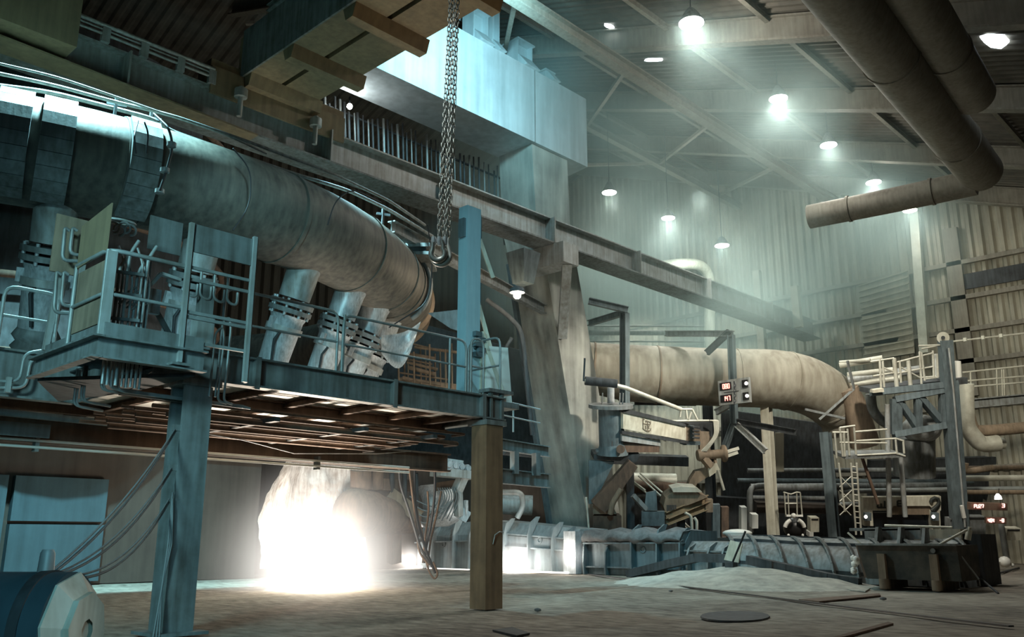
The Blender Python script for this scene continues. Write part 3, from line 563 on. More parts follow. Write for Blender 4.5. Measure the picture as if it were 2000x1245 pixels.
cb = solo('white_cabinet', MB().hexa([(15.0, 15.2, 4.75), (15.75, 15.0, 4.75), (15.75, 15.4, 4.75), (15.0, 15.6, 4.75), (15.1, 15.2, 6.15), (15.6, 15.0, 6.15), (15.6, 15.4, 6.15), (15.1, 15.6, 6.15)]), 'white', 'slanted pale cabinet behind the end handrail of the platform', 'cabinet', (15, 15.2, 4.75))
mb = MB(); mb.box(14.9, 15.9, 14.9, 15.7, 4.6, 4.74); solo('cabinet_shelf', mb, 'steel', 'thin steel shelf under the slanted pale cabinet', 'shelf', (15, 15.2, 4.6))
# pipe bundles and cable trays below the deck
ub = thing('pipe_bundle', 'bundle of long parallel pipes slung under the platform deck', 'pipes', (10, 15, 3.9))
for k in range(16):
    y = 14.9 + 0.42 * (k % 8) + (0.25 if k > 7 else 0); z = 3.83 - 0.05 * (k % 3) - (0.0 if k < 8 else .1)
    mb = MB(); x1 = 14.1 - 0.25 * (k % 4); mb.tube(fillet([(6.6 + .2 * (k % 3), y, z), (x1, y, z), (x1, y + 0.5, z)], 0.15), 0.03 + 0.012 * (k % 3), 6); mb.build('pipe', 'rust', ub)
for x in (8.9, 11.0, 12.9): mb = MB(); mb.box(x, x + 0.12, 14.7, 18.4, 3.64, 3.72); mb.build('hanger_bar', 'steel_d', ub)
tr = thing('twin_rails', 'pair of thin rails coloured white for their gleam running under the platform from the image edge to the glow', 'rail', (5, 20, 3.3))
for z, y in ((3.47, 19.95), (3.33, 19.95)):
    mb = MB(); mb.tube([(-6, y, z), (16.6, y, z)], 0.03, 8); mb.build('rail', 'white', tr)  # white colour stands in for the glow reflected on glossy rails
for x in (6.5, 10, 13.5): mb = MB(); mb.cbox((x, 20.05, 3.42), .08, .2, .35); mb.build('bracket', 'steel', tr)
tw = MB(); tw.tube([(6.9, 14.5, 3.3), (8.5, 15.1, 3.28), (10.2, 16, 3.2), (12.5, 16.2, 3.36), (13.6, 16.3, 3.5)], 0.01, 5); solo('slack_wire', tw, 'steel_l', 'slack thin wire strung under the platform between the columns', 'wire', (6.9, 14.5, 3.3))
mb = MB(); mb.tube([(-6, 18.6, 3.95), (7.8, 18.6, 3.8)], 0.07, 8); solo('water_pipe', mb, 'steel_b', 'blue water pipe under the recessed beam, running off the image edge', 'pipe', (0, 18.6, 3.9))
tb = MB(); tb.box(1.0, 6.6, 19.6, 19.64, 3.5, 3.78); solo('cable_tray', tb, 'steel_b', 'blue cable tray just above the white twin rails at the image edge', 'tray', (1, 19.6, 3.5))
# sagging cables from the column to the drum
cab_end = dp(105, 1112, 9.6)
for k in range(6):
    A = V((6.62, 13.95, (3.25, 3.2, 2.62, 2.58, 2.1, 2.05)[k])); B = cab_end + V((0.05 * k, 0.05 * k, -0.02 * k)); pts = []
    for i in range(13):
        t = i / 12; p = lerp(A, B, t); p.z -= (0.35 + 0.07 * k) * 4 * t * (1 - t) * 0.5; pts.append(p)
    mb = MB(); mb.tube(pts, 0.014 + 0.004 * (k % 2), 6)
    solo('sagging_cable', mb, 'hose', ['thin topmost cable sagging from the near column to the drum', 'second cable from the top in the sagging bundle', 'third cable down in the sagging bundle', 'fourth cable down in the sagging bundle', 'lower cable in the sagging bundle, one above the last', 'lowest cable sagging from the near column behind the drum'][k], 'cable', B, 'cables sagging from the column')
for k in range(3):
    mb = MB(); mb.tube([(6.62, 13.85 - .02 * k, 2.2 - .1 * k), (6.60 + .03 * k, 13.8, 1.4), (6.55, 13.78, 0.7), (6.45 + .05 * k, 13.7, 0.02)], 0.016, 6)
    solo('column_cable', mb, 'hose', ['cable running down the near column to the floor, highest tied of three', 'middle one of three cables running down the near column', 'lowest tied of three cables running down the near column'][k], 'cable', (6.6, 13.8, 0), 'cables down the near column')

# foreground drum with lifting ring
D0 = dp(-60, 1232, 7.6); ad = (rt * 0.95 - fh * 0.03).normalized(); D1 = D0 + ad * (7.6 / FPX * 182 / 0.93)
dr = thing('steel_drum', 'big blue-lit steel drum lying on its side with a strap and lifting lug', 'drum', (D0.x, D0.y, 0))
Rd = 0.49
mb = MB(); mb.lathe([(Rd, -1.5), (Rd, (D1 - D0).length)], D0, ad, n=48); mb.build('shell', 'panel_b', dr)
mb = MB(); mb.lathe([(Rd, 0), (Rd + 0.0, 0.02), (Rd * 0.62, 0.13), (Rd * 0.58, 0.135)], D1, ad, n=8, smooth=False); mb.build('end_cone', 'cream', dr)
mb = MB(); mb.lathe([(Rd * 0.62, 0.10), (Rd * 0.66, 0.12), (Rd * 0.66, 0.17), (Rd * 0.2, 0.17)], D1, ad, n=8, smooth=False); mb.build('end_flange', 'cream', dr)
s0 = D0 + ad * ((D1 - D0).length * 0.70); mb = MB(); mb.lathe([(Rd + .015, 0), (Rd + .015, 0.09)], s0, ad, n=48); mb.build('strap', 'steel_d', dr)
mb = MB(); mb.tube([s0 + V((0, 0, Rd - .1)), s0 + V((0, 0, Rd + 0.16)), s0 + V((0, 0, Rd + 0.19))], [0.075, 0.06, 0.045], 12); mb.build('lifting_lug', 'steel_l', dr)
mb = MB(); q = s0 + ad * 0.25; mb.box(q.x - .2, q.x + .2, q.y - .15, q.y + .35, 0, q.z - Rd + .05); mb.build('cradle', 'steel_d', dr)
mb = MB(); mb.bar(s0 + V((-0.3, -0.3, -Rd)), s0 + V((.1, .1, -Rd)), 0.1, 0.1); mb.build('skid', 'steel_d', dr)

# chain hoist with hook
hc = dp(866, 455, 13.0)
ch = thing('chain_hoist', 'bundle of heavy chain falls ending in a polished double hook', 'chain', (hc.x, hc.y, hc.z - 0.4))
def link_mesh(L_, W_, r):
    mb = MB(); q = []
    for a in range(0, 360, 45): t = math.radians(a); q.append(V((W_ * math.cos(t), 0, W_ * math.sin(t) + (L_ if math.sin(t) >= -0.01 and a < 181 else -L_))))
    q = [V((W_, 0, -L_)), V((W_, 0, L_)), V((W_ * .7, 0, L_ + W_ * .7)), V((0, 0, L_ + W_)), V((-W_ * .7, 0, L_ + W_ * .7)), V((-W_, 0, L_)), V((-W_, 0, -L_)), V((-W_ * .7, 0, -L_ - W_ * .7)), V((0, 0, -L_ - W_)), V((W_ * .7, 0, -L_ - W_ * .7)), V((W_, 0, -L_))]
    mb.tube(q, r, 6, False); me = bpy.data.meshes.new('link'); me.from_pydata([tuple(p) for p in mb.v], [], mb.f); me.polygons.foreach_set('use_smooth', mb.s); me.materials.append(M['chain']); return me
lm = link_mesh(0.026, 0.023, 0.0088)
top = 10.2; side = rt
for f in range(4):
    off = side * (-0.072 + 0.052 * f) + fh * (0.05 * (f % 2)); n = int((top - hc.z) / 0.082)
    fall = bpy.data.meshes.new('chain_fall'); vv = []; ff = []
    for i in range(n):
        z = i * 0.083; sway = -0.012 * i / n + math.sin(i * 0.9 + f) * 0.002; c = V((off.x, off.y, 0)) * (1 - .25 * i / n) + V((0, 0, z)) + rt * (0.1 * i / n)
        rot = Matrix.Rotation(yaw + PI / 2 + (0.5 if i % 2 else 0.5 + PI / 2) + 0.1 * math.sin(i + f), 3, 'Z'); o = len(vv)
        vv += [tuple(rot @ v.co + c) for v in lm.vertices]; ff += [tuple(k + o for k in p.vertices) for p in lm.polygons]
    fall.from_pydata(vv, [], ff); fall.polygons.foreach_set('use_smooth', [True] * len(ff)); fall.materials.append(M['chain'])
    fo = bpy.data.objects.new('chain_fall', fall); COL.objects.link(fo); fo.parent = ch; fo.location = (0, 0, 0.4)
def arc(cx_, cy_, R_, a0, a1, n=16): return [dp(cx_ + R_ * math.cos(math.radians(a0 + (a1 - a0) * k / n)), cy_ + R_ * math.sin(math.radians(a0 + (a1 - a0) * k / n)), 13.0) for k in range(n + 1)]
q = arc(861, 498, 17.5, 200, -12, 18) + [dp(876, 484, 13), dp(874.5, 474, 13), dp(876, 464, 13)]; n = len(q)
mb = MB(); mb.tube(q, [0.016 + 0.04 * math.sin(PI * min(1, (i + 1) / n)) for i in range(n)], 14); mb.build('outer_hook', 'white', ch)
q = [p - fw * .06 for p in [dp(863, 470, 13), dp(866, 480, 13)] + arc(856, 496, 13, -45, 215, 16) + [dp(846, 480, 13), dp(846, 474, 13)]]; n = len(q)
mb = MB(); mb.tube(q, [0.028 + 0.022 * math.sin(PI * i / n) for i in range(n)], 14); mb.build('inner_hook', 'chain', ch)
for x_ in (847, 858, 869): mb = MB(); mb.tube([dp(x_, 462, 13), dp(x_, 470, 13), dp(x_ + 1, 480, 13)], [.03, .042, .03], 12); mb.build('shackle', 'bright', ch)

# monorail beam and starry lamp
a, b_ = az(764, 443, 12.2), az(1062, 605, 12.2)
mb = MB(); mb.ibar(a, b_, 0.3, 0.45, 0.04); solo('monorail_beam', mb, 'steel', 'slim monorail beam running from the pipe elbow past the blue column to the starry lamp', 'beam', a)
L1 = dp(1010, 577, 33.5)
fl_ = thing('flood_lamp', 'small warm starry lamp hanging below the girder left of the leaning leg', 'lamp', L1)
mb = MB(); mb.sphere(L1, 0.15, 12); mb.build('lens', 'lamp_s', fl_)
mb = MB(); mb.lathe([(0.3, 0.1), (0.28, 0.25), (0.1, 0.35)], L1, (0, 0, 1), 16); mb.build('housing', 'steel_d', fl_)
light('POINT', 'lamp_light', L1 + V((0.15, 0.1, -0.3)), 130, (1.0, 0.78, 0.52), size=0.15)
H1 = dp(1022, 555, 35); mb = MB(); mb.hexa([H1 + V(p) for p in ((-.3, -.3, 0), (.3, -.3, 0), (.3, .3, 0), (-.3, .3, 0), (-.5, -.5, 1.3), (.5, -.5, 1.3), (.5, .5, 1.3), (-.5, .5, 1.3))])
solo('blue_hopper', mb, 'steel_b', 'small blue tapered hopper directly above the starry lamp', 'hopper', H1)
# hydraulic lines on top of the bustle pipe
def onring(px, py, z): return az(px, py, z)
for pts, r, lab in ((((-20, 140), (100, 165), (228, 200), (335, 225), (480, 275), (640, 335), (760, 392), (830, 440)), 0.05, 'upper service line above the bustle pipe top'),
                    (((-20, 165), (100, 180), (228, 213), (300, 232), (330, 255), (455, 298), (560, 335), (680, 372), (760, 410), (845, 462)), 0.06, 'thick service line resting on the bustle pipe top'),
                    (((-20, 120), (110, 150), (228, 190), (300, 215), (440, 262), (520, 300)), 0.035, 'thinnest dark service line above the bustle pipe')):
    P = [az(x, y, 12.55) for x, y in pts]; mb = MB(); mb.tube(fillet(P, 0.5), r, 8); solo('service_line', mb, 'steel', lab, 'pipe', P[2], 'service lines over the bustle pipe')
for px, py in ((228, 190), (296, 218), (455, 300), (748, 408)):
    P = az(px, py, 12.8); mb = MB(); mb.bar(P, P + V((0, 0, -0.75)), 0.07, 0.07, (0, 1, 0)); mb.bar(P + V((-.2, .1, -.2)), P + V((.25, -.1, -.2)), 0.06, 0.08)
    solo('line_support', mb, 'steel_d', {228: 'short dark stanchion of the service lines, first from the image edge', 296: 'service line stanchion with a looping hose beside it', 455: 'service line stanchion in the middle of the pipe top', 748: 'crossed service line stanchion by the slide bracket'}[px], 'bracket', P, 'stanchions of the service lines')
for q, r, lab in (([(300, 222), (330, 250), (338, 285), (325, 335), (312, 372)], 0.03, 'hose looping down from the service lines with ring couplings'), ([(270, 235), (262, 265), (266, 300)], 0.02, 'short thin hose left of the coupling hose'), ([(282, 238), (290, 260), (286, 300)], 0.02, 'second short thin hose beside the coupling hose'),
                  ([(455, 290), (490, 330), (490, 400), (455, 450)], 0.02, 'thin hose hanging over the pipe side in the middle'), ([(640, 440), (655, 390), (690, 368), (745, 395)], 0.02, 'thin arched hose over the pipe before the slide bracket'), ([(835, 440), (845, 500), (840, 590), (760, 640)], 0.02, 'long thin hose hanging over the elbow end')):
    P = [dp(x, y, (20.6 if y > 235 else 21.6) + (x - 300) * 0.0135) for x, y in q]; mb = MB(); mb.tube(fillet(P, 0.6, 5), r, 6); solo('hanging_hose', mb, 'rubber', lab, 'hose', P[0], 'hoses on the bustle pipe')
for px, py in ((335, 283), (322, 333), (312, 374)):
    P = dp(px, py, 20.9); mb = MB(); mb.cyl(P - V((0, 0, .05)), P + V((0, 0, .05)), 0.11, 12); solo('hose_coupling', mb, 'steel_l' if py > 350 else 'steel', {283: 'topmost ring coupling on the looping hose', 333: 'middle ring coupling on the looping hose', 374: 'lowest shiny ring coupling on the looping hose'}[py], 'coupling', P)
# ================================================================ TAPHOLE: MOLTEN IRON, FLAME, SHIELD, MACHINES
G0 = dp(622, 1092, 27.0); G0.z = 0
def vol(name, mb, setup, lab, cat, loc):
    m = bpy.data.materials.new(name); m.use_nodes = True; nt = m.node_tree; N = nt.nodes; L = nt.links
    for n in list(N): N.remove(n)
    out = N.new('ShaderNodeOutputMaterial'); pv = N.new('ShaderNodeVolumePrincipled'); L.new(pv.outputs[0], out.inputs['Volume']); setup(N, L, pv)
    o = mb.build(name, m, None, V(loc)); tag(o, lab, cat, None, 'stuff'); return o
def flame_setup(N, L, pv):
    tc = N.new('ShaderNodeTexCoord'); ln = N.new('ShaderNodeVectorMath'); ln.operation = 'LENGTH'; L.new(tc.outputs['Object'], ln.inputs[0])
    mr = N.new('ShaderNodeMapRange'); mr.inputs['From Min'].default_value = 4.8; mr.inputs['From Max'].default_value = 0.0; mr.inputs['To Min'].default_value = 0; mr.inputs['To Max'].default_value = 1
    L.new(ln.outputs['Value'], mr.inputs['Value']); pw = N.new('ShaderNodeMath'); pw.operation = 'POWER'; pw.inputs[1].default_value = 4.0; L.new(mr.outputs[0], pw.inputs[0])
    ml = N.new('ShaderNodeMath'); ml.operation = 'MULTIPLY'; ml.inputs[1].default_value = 1.75; L.new(pw.outputs[0], ml.inputs[0])
    L.new(ml.outputs[0], pv.inputs['Emission Strength']); pv.inputs['Emission Color'].default_value = (1, 0.95, 0.88, 1); pv.inputs['Density'].default_value = 0.0
fc = G0 + V((0.0, 0.0, 0.6))
vol('taphole_flame_halo', MB().sphere(fc, 4.8, 24), flame_setup, 'blinding white taphole flame with a glow halo shaped round it', 'flame', fc)  # flame volume swollen with a soft falloff to imitate halation over the floor
light('POINT', 'flame_light', fc + V((-0.6, -0.9, -0.1)), 650, (1.0, 0.86, 0.68), size=0.9)
light('SPOT', 'fill_heat_shield', (18.6, 27.6, 1.2), 1500, (1.0, 0.93, 0.84), (20.6, 31.2, 2.2), 0.4, 72, 0.7)  # unseen spot added to whiten the heat shield
mb = MB(); mb.lathe([(0.2, 0.05), (1.3, 0.06), (1.5, 0.02)], (fc.x, fc.y, 0), n=20); solo('iron_pool', mb, 'iron', 'glowing pool of molten iron at the foot of the flame', 'molten iron', (fc.x, fc.y, 0))
# heat shield behind the flame: crumpled, mottled pale
M['pale_shield'] = steel('mottled_refractory', (0.85, 0.82, 0.78), (0.26, 0.19, 0.15), rough=0.9, metal=0, scale=1.3, amount=0.6, bump=0.8)
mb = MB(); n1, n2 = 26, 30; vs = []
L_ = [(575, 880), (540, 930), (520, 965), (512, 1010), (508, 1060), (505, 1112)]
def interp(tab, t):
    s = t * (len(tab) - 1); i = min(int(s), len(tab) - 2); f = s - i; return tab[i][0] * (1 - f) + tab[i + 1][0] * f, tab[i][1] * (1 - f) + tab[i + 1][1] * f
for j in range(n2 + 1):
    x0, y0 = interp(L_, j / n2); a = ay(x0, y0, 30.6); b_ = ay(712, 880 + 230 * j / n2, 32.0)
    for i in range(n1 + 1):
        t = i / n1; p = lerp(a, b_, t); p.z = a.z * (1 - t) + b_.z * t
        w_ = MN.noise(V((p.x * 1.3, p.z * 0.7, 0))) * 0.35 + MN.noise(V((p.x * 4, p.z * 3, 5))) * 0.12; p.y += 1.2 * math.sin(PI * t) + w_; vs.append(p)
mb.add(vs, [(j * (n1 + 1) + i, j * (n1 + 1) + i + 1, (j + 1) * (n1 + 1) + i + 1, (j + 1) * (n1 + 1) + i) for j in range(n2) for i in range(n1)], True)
solo('heat_shield', mb, 'pale_shield', 'crumpled pale mottled heat shield wall right behind the flame', 'shield', ay(600, 1110, 30.6))
# clay gun beside the flame
mg = thing('clay_gun', 'rounded dark clay gun barrel swung next to the flame', 'machine', dp(730, 1090, 37) * V((1, 1, 0)))
a, b_ = dp(672, 1000, 36), dp(800, 1012, 39); mb = MB(); mb.lathe([(0.35, -0.12), (0.62, -0.04), (0.85, 0.12), (0.97, 0.35), (1.0, 0.7), (0.95, 1.6), (0.80, 2.1), (0.72, (b_ - a).length)], a, b_ - a, 28); mb.build('barrel', 'rust', mg)
mb = MB(); mb.bar(dp(700, 945, 37), dp(800, 950, 39), 0.5, 0.5); mb.build('arm_beam', 'rust', mg)
mb = MB(); mb.cyl(dp(705, 918, 37), dp(705, 955, 37), 0.45, 16); mb.cyl(dp(735, 905, 37.5), dp(735, 955, 37.5), 0.3, 16); mb.build('slewing_head', 'rust', mg)
for px in (765, 790, 812):
    mb = MB(); mb.cyl(dp(px, 925, 38), dp(px, 1010, 38), 0.12, 10); mb.build('cylinder', 'steel_d', mg)
mb = MB(); mb.bar(dp(760, 965, 38), dp(820, 1010, 38), 0.3, 0.6); mb.build('carriage', 'rust_l', mg)
mb = MB(); mb.bar(dp(770, 1000, 38.5), dp(770, 1100, 38.5), 0.5, 0.4, (0, 1, 0)); mb.build('pedestal', 'rust', mg)
# taphole drill: row of cylinders, carrier, pale hood
td = thing('taphole_drill', 'cyan-lit taphole drill carrier with a row of five cylinders on its head', 'machine', dp(880, 1105, 38) * V((1, 1, 0)))
for k in range(5):
    p = dp(864 + 12.5 * k, 905 + 2.5 * k, 37 + .5 * k); mb = MB(); mb.cyl(p, p + V((0.0, 1.1, 0)), 0.27 - .025 * k, 14); mb.build('cylinder', 'bright', td)
    mb = MB(); mb.cyl(p - V((0.02, 0.08, 0)), p, 0.13, 12); mb.build('cylinder_cap', 'bright', td)
mb = MB(); mb.bar(dp(850, 922, 37.5), dp(922, 930, 39), 0.7, 0.35); mb.bar(dp(800, 898, 38), dp(900, 912, 39), 0.5, 0.5); mb.build('head_frame', 'steel_l', td)
mb = MB(); mb.bar(dp(905, 930, 38.5), dp(892, 960, 38.5), 0.4, 0.35, (0, 1, 0)); mb.bar(dp(894, 952, 38.5), dp(896, 1008, 38.5), 0.3, 0.3, (0, 1, 0)); mb.build('mast', 'steel_l', td)
mb = MB(); mb.bar(dp(850, 952, 38.8), dp(890, 946, 38.8), 0.3, 0.35); mb.build('hose_saddle', 'rust', td)
mb = MB(); mb.lathe([(0.6, 0), (0.95, 0.25), (1.0, 1.5), (0.85, 1.9)], dp(815, 990, 40), dp(890, 985, 41) - dp(815, 990, 40), 26); mb.build('hood', 'bright', td)
mb = MB(); mb.bar(dp(895, 1000, 38.6), dp(915, 1012, 38.6), 0.2, 0.5); mb.bar(dp(910, 978, 38.6), dp(910, 1010, 38.6), 0.15, 0.15, (0, 1, 0)); mb.build('stub_post', 'bright', td)
for k in range(9):
    a, b_ = dp(855 + 4.5 * k, 953, 38.2), dp(838 + 5 * k, 1010 + (k % 3) * 4, 38.3); mid = lerp(a, b_, 0.3) + rt * 0.25
    mb = MB(); mb.tube(fillet([a, mid, b_], 0.4), 0.03, 6); mb.build('hose', 'hose', td)
for k in range(4):
    q = [dp(800, 970 + 10 * k, 38), dp(825, 985 + 14 * k, 37.8), dp(860, 995 + 6 * k, 38), dp(880, 980, 38)]
    mb = MB(); mb.tube(fillet(q, 1.0), 0.03, 6); mb.build('hose', 'hose', td)
# hanging hoses in front
HH = [((782, 892), (779, 940), (800, 1000), (822, 1075), (845, 1108)), ((797, 890), (802, 940), (812, 1020), (818, 1080), (838, 1105)), ((812, 885), (809, 930), (812, 1000), (826, 1060), (850, 1120)), ((849, 892), (850, 960), (843, 1020), (832, 1070), (828, 1100)), ((835, 960), (838, 1000), (830, 1050), (826, 1100)),
      ((815, 1000), (824, 1040), (833, 1085)), ((862, 960), (852, 1010), (840, 1060), (836, 1100)), ((846, 1098), (856, 1122), (849, 1133), (838, 1118), (832, 1095))]
HL = ['leftmost hose hanging under the platform beam', 'second hose from the flame side in the hanging bunch', 'third hanging hose, doubled back near the floor', 'dark hose hanging from the drill head', 'thin hose in the middle of the hanging bunch', 'short hose crossing the middle of the bunch', 'hose nearest the pale hood in the bunch', 'loose loop of hose dangling by the floor']
for k, q in enumerate(HH):
    P = [dp(x, y, 29 + 0.1 * k) for x, y in q]; mb = MB(); mb.tube(fillet(P, 1.2, 5), 0.035 + 0.01 * (k in (0, 2, 3)), 8)
    solo('hanging_hose', mb, 'rubber' if k in (0, 2, 3) else 'rust', HL[k], 'hose', P[0], 'hoses hanging by the drill')

# ================================================================ RUNNERS (trough covers)
XR = 30.0
def yat(px): return ax(px, 1100, XR).y
def trough(lab, px0, px1, zt0, zt1, ribs, fl_z, mat, rib_mat, cap=True, lean=0.45, seed=1, groove=True):
    y0, y1 = yat(px0), yat(px1); t = thing('trough_cover', lab, 'runner', (XR, y0, 0), 'iron runner covers')
    mb = MB(); pr0 = [(XR, 0), (XR, zt0 * .72), (XR + lean, zt0), (XR + 2.4, zt0), (XR + 2.4, 0)]
    a = [V((x, y0, z)) for x, z in pr0]; b_ = [V((x, y1, z * (zt1 / zt0))) for x, z in pr0]; n = 5
    mb.add(a + b_, [tuple(range(n)), tuple(range(2 * n - 1, n - 1, -1))] + [(i, n + i, n + (i + 1) % n, (i + 1) % n) for i in range(n)]); mb.build('shell', mat, t)
    for z, wd in fl_z:
        mb = MB(); mb.hexa([(XR - wd, y0, z - .03), (XR, y0, z - .03), (XR, y1, z * zt1 / zt0 - .03), (XR - wd, y1, z * zt1 / zt0 - .03), (XR - wd, y0, z + .03), (XR, y0, z + .03), (XR, y1, z * zt1 / zt0 + .03), (XR - wd, y1, z * zt1 / zt0 + .03)]); mb.build('stiffening_flange', rib_mat, t)
    for px, hz in ribs:
        y = yat(px); q = [(XR, 0), (XR - .32, 0.0), (XR - .36, hz * .3), (XR - .30, hz * .7), (XR - .12, hz * .92), (XR + .3, hz + .06), (XR + .5, hz + .06), (XR + .4, hz - .1), (XR, hz * .72)]
        mb = MB(); mb.prism([(x, y, z) for x, z in q], (0, .07, 0)); mb.build('rib', rib_mat, t)
    for px in (ribs[len(ribs) // 2][0] + 14,):
        c = V((XR - 0.02, yat(px), zt0 * 0.6)); mb = MB(); mb.tube([c + V((0, .12 * math.cos(a), .12 * math.sin(a))) for a in [k * PI / 6 for k in range(13)]], 0.025, 6); mb.build('lifting_ring', rib_mat, t)
    return t
trough('pale cyan-lit trough cover between the flame and the brown column', 742, 942, 1.95, 2.3, [(765, 1.8), (806, 1.85), (852, 2.0), (893, 2.45), (925, 2.3)], [(1.15, .22)], 'cover', 'cover')
trough('pale ribbed trough cover right of the brown column, ending at the white-hot gap', 944, 1122, 2.3, 1.85, [(960, 2.2), (992, 2.3), (1041, 2.35), (1088, 2.1), (1112, 1.9)], [(1.15, .22), (1.75, 0.12)], 'cover', 'cover')
tB = trough('dark blue trough section with slag crust over its rim', 1146, 1340, 1.7, 1.75, [(1150, 1.6), (1192, 1.25), (1243, 1.95), (1293, 1.95), (1338, 1.8)], [(1.25, .25), (.3, .25)], 'steel_b', 'steel_b')
trough('low grey trough section before the curved ribs begin', 1341, 1425, 1.35, 1.3, [(1352, 1.2), (1392, 1.25), (1420, 1.2)], [(1.0, .15), (.25, .2)], 'steel', 'steel')
# slag crust
random.seed(11); mb = MB(); n = 44; vs = []
for i in range(n + 1):
    y = yat(1146) + (yat(1340) - yat(1146)) * i / n
    for j, (x, z) in enumerate(((XR + 2.2, 1.72), (XR + 1.2, 1.8), (XR + .5, 1.8), (XR - .1, 1.72), (XR - .34, 1.55), (XR - .30, 1.36), (XR - .05, 1.3))):
        k = MN.noise(V((y * 1.7, j * .6, 3))) * .22; vs.append((x - abs(k) * .5, y, z + k * (1.4 if j > 3 else .8)))
mb.add(vs, [(i * 7 + j, i * 7 + j + 1, (i + 1) * 7 + j + 1, (i + 1) * 7 + j) for i in range(n) for j in range(6)], True); solo('slag_crust', mb, 'slag', 'lumpy slag crust drooping over the rim of the dark blue trough', 'slag', (XR, yat(1146), 1.7), kind='stuff')
# curved-rib trough
cv = thing('curved_trough', 'long trough with curved ribs and slag-filled top running to the dark bin', 'runner', (30, yat(1430), 0), 'iron runner covers')
def crv(pt, pb):                     # quarter-round outline from back top to front foot
    T = ax(pt[0], pt[1], 30.9); B = ax(pb[0], pb[1], 29.3); B.z = max(B.z, 0.0); q = []
    for k in range(9):
        a = k / 8 * PI / 2; q.append(V((T.x + (B.x - T.x) * math.sin(a), T.y + (B.y - T.y) * math.sin(a), B.z + (T.z - B.z) * math.cos(a))))
    return q
ribs = [((1422, 1045), (1440, 1112)), ((1462, 1045), (1487, 1116)), ((1504, 1047), (1535, 1122)), ((1548, 1049), (1584, 1132)), ((1594, 1050), (1632, 1136)), ((1640, 1051), (1680, 1140)), ((1700, 1052), (1740, 1142)), ((1762, 1053), (1806, 1145)), ((1830, 1054), (1880, 1148)), ((1858, 1048), (1913, 1146))]
C_ = [crv(a, b_) for a, b_ in ribs]
mb = MB(); k = 9
inn = [[p + V((0.1, 0.02, -0.03)) for p in c] for c in C_]
vs = [p for c in inn for p in c]; mb.add(vs, [(i * k + j, (i + 1) * k + j, (i + 1) * k + j + 1, i * k + j + 1) for i in range(len(C_) - 1) for j in range(k - 1)], True); mb.build('trough_wall', 'steel', cv)
for c in C_:
    mb = MB()
    for p, q in zip(c, c[1:]): mb.bar(p, q, 0.06, 0.14, (1, 0, 0), -0.02)
    mb.build('rib', 'steel', cv)
for j, wd in ((3, .14), (7, .12)):
    mb = MB()
    for c, d in zip(C_, C_[1:]): mb.bar(c[j] + V((.15, 0, 0)), d[j] + V((.15, 0, 0)), wd, 0.12)
    mb.build('stiffening_flange', 'steel_d', cv)
random.seed(4); mb = MB(); n = 60; vs = []
for i in range(n + 1):
    s = i / n * (len(C_) - 1.001); q = int(s); f = s - q; e0 = lerp(C_[q][1], C_[q + 1][1], f); e1 = e0 + V((1.6, 0, 0))
    for j in range(6): p = lerp(e0, e1, j / 5); p.z += 0.12 * MN.noise(V((p.x * 3, p.y * 2, 1))) - .08; vs.append(p)
mb.add(vs, [(i * 6 + j, i * 6 + j + 1, (i + 1) * 6 + j + 1, (i + 1) * 6 + j) for i in range(n) for j in range(5)], True); mb.build('slag_fill', 'slag', cv)
mb = MB()
for c, d in zip(C_, C_[1:]): mb.bar(c[0] + V((1.7, 0, -.5)), d[0] + V((1.7, 0, -.5)), 0.1, 1.0)
mb.build('back_wall', 'steel_d', cv)
# gate at the hot gap
mb = MB(); y = yat(1118); mb.box(XR - .45, XR + .1, y - .55, y + .1, 0.0, 1.75); solo('end_gate', mb, 'bright', 'upright pale gate plate at the end of the trough cover, lit by the stream', 'gate', (XR, y, 0))
mb = MB(); mb.tube([V((XR - .15, yat(1129), 0.05)), V((XR - .1, yat(1131), 0.8)), V((XR, yat(1135), 1.55))], [0.14, 0.1, 0.07], 10); s_ = solo('iron_stream', mb, 'iron', 'thin white-hot stream of iron falling between two trough sections', 'molten iron', (XR, yat(1130), 0))
light('POINT', 'stream_light', (XR - 1.0, yat(1131), 0.9), 60, (1.0, 0.9, 0.8), size=0.2)
mb = MB(); mb.box(XR - .55, XR - .42, yat(1124), yat(1000), 0.0, 0.07); mb.box(XR - .6, XR - .42, yat(1060), yat(1012), 0.0, 0.12)
solo('iron_leak', mb, 'leak', 'glowing leak of iron along the foot of the trough right of the brown column', 'molten iron', (XR, yat(1060), 0))
light('POINT', 'leak_light', (XR - 1.1, yat(1032), 0.5), 90, (1.0, 0.95, 0.9), size=0.25)
mb = MB(); mb.box(XR - .6, XR - .42, yat(838), yat(800), 0.0, 0.13); mb.box(XR - .55, XR - .42, yat(930), yat(850), 0.0, 0.05)
solo('iron_leak', mb, 'leak', 'glowing leak of iron under the hanging hoses', 'molten iron', (XR, yat(818), 0))
light('POINT', 'leak_light_b', (XR - 1.1, yat(818), 0.5), 60, (1.0, 0.95, 0.9), size=0.25)
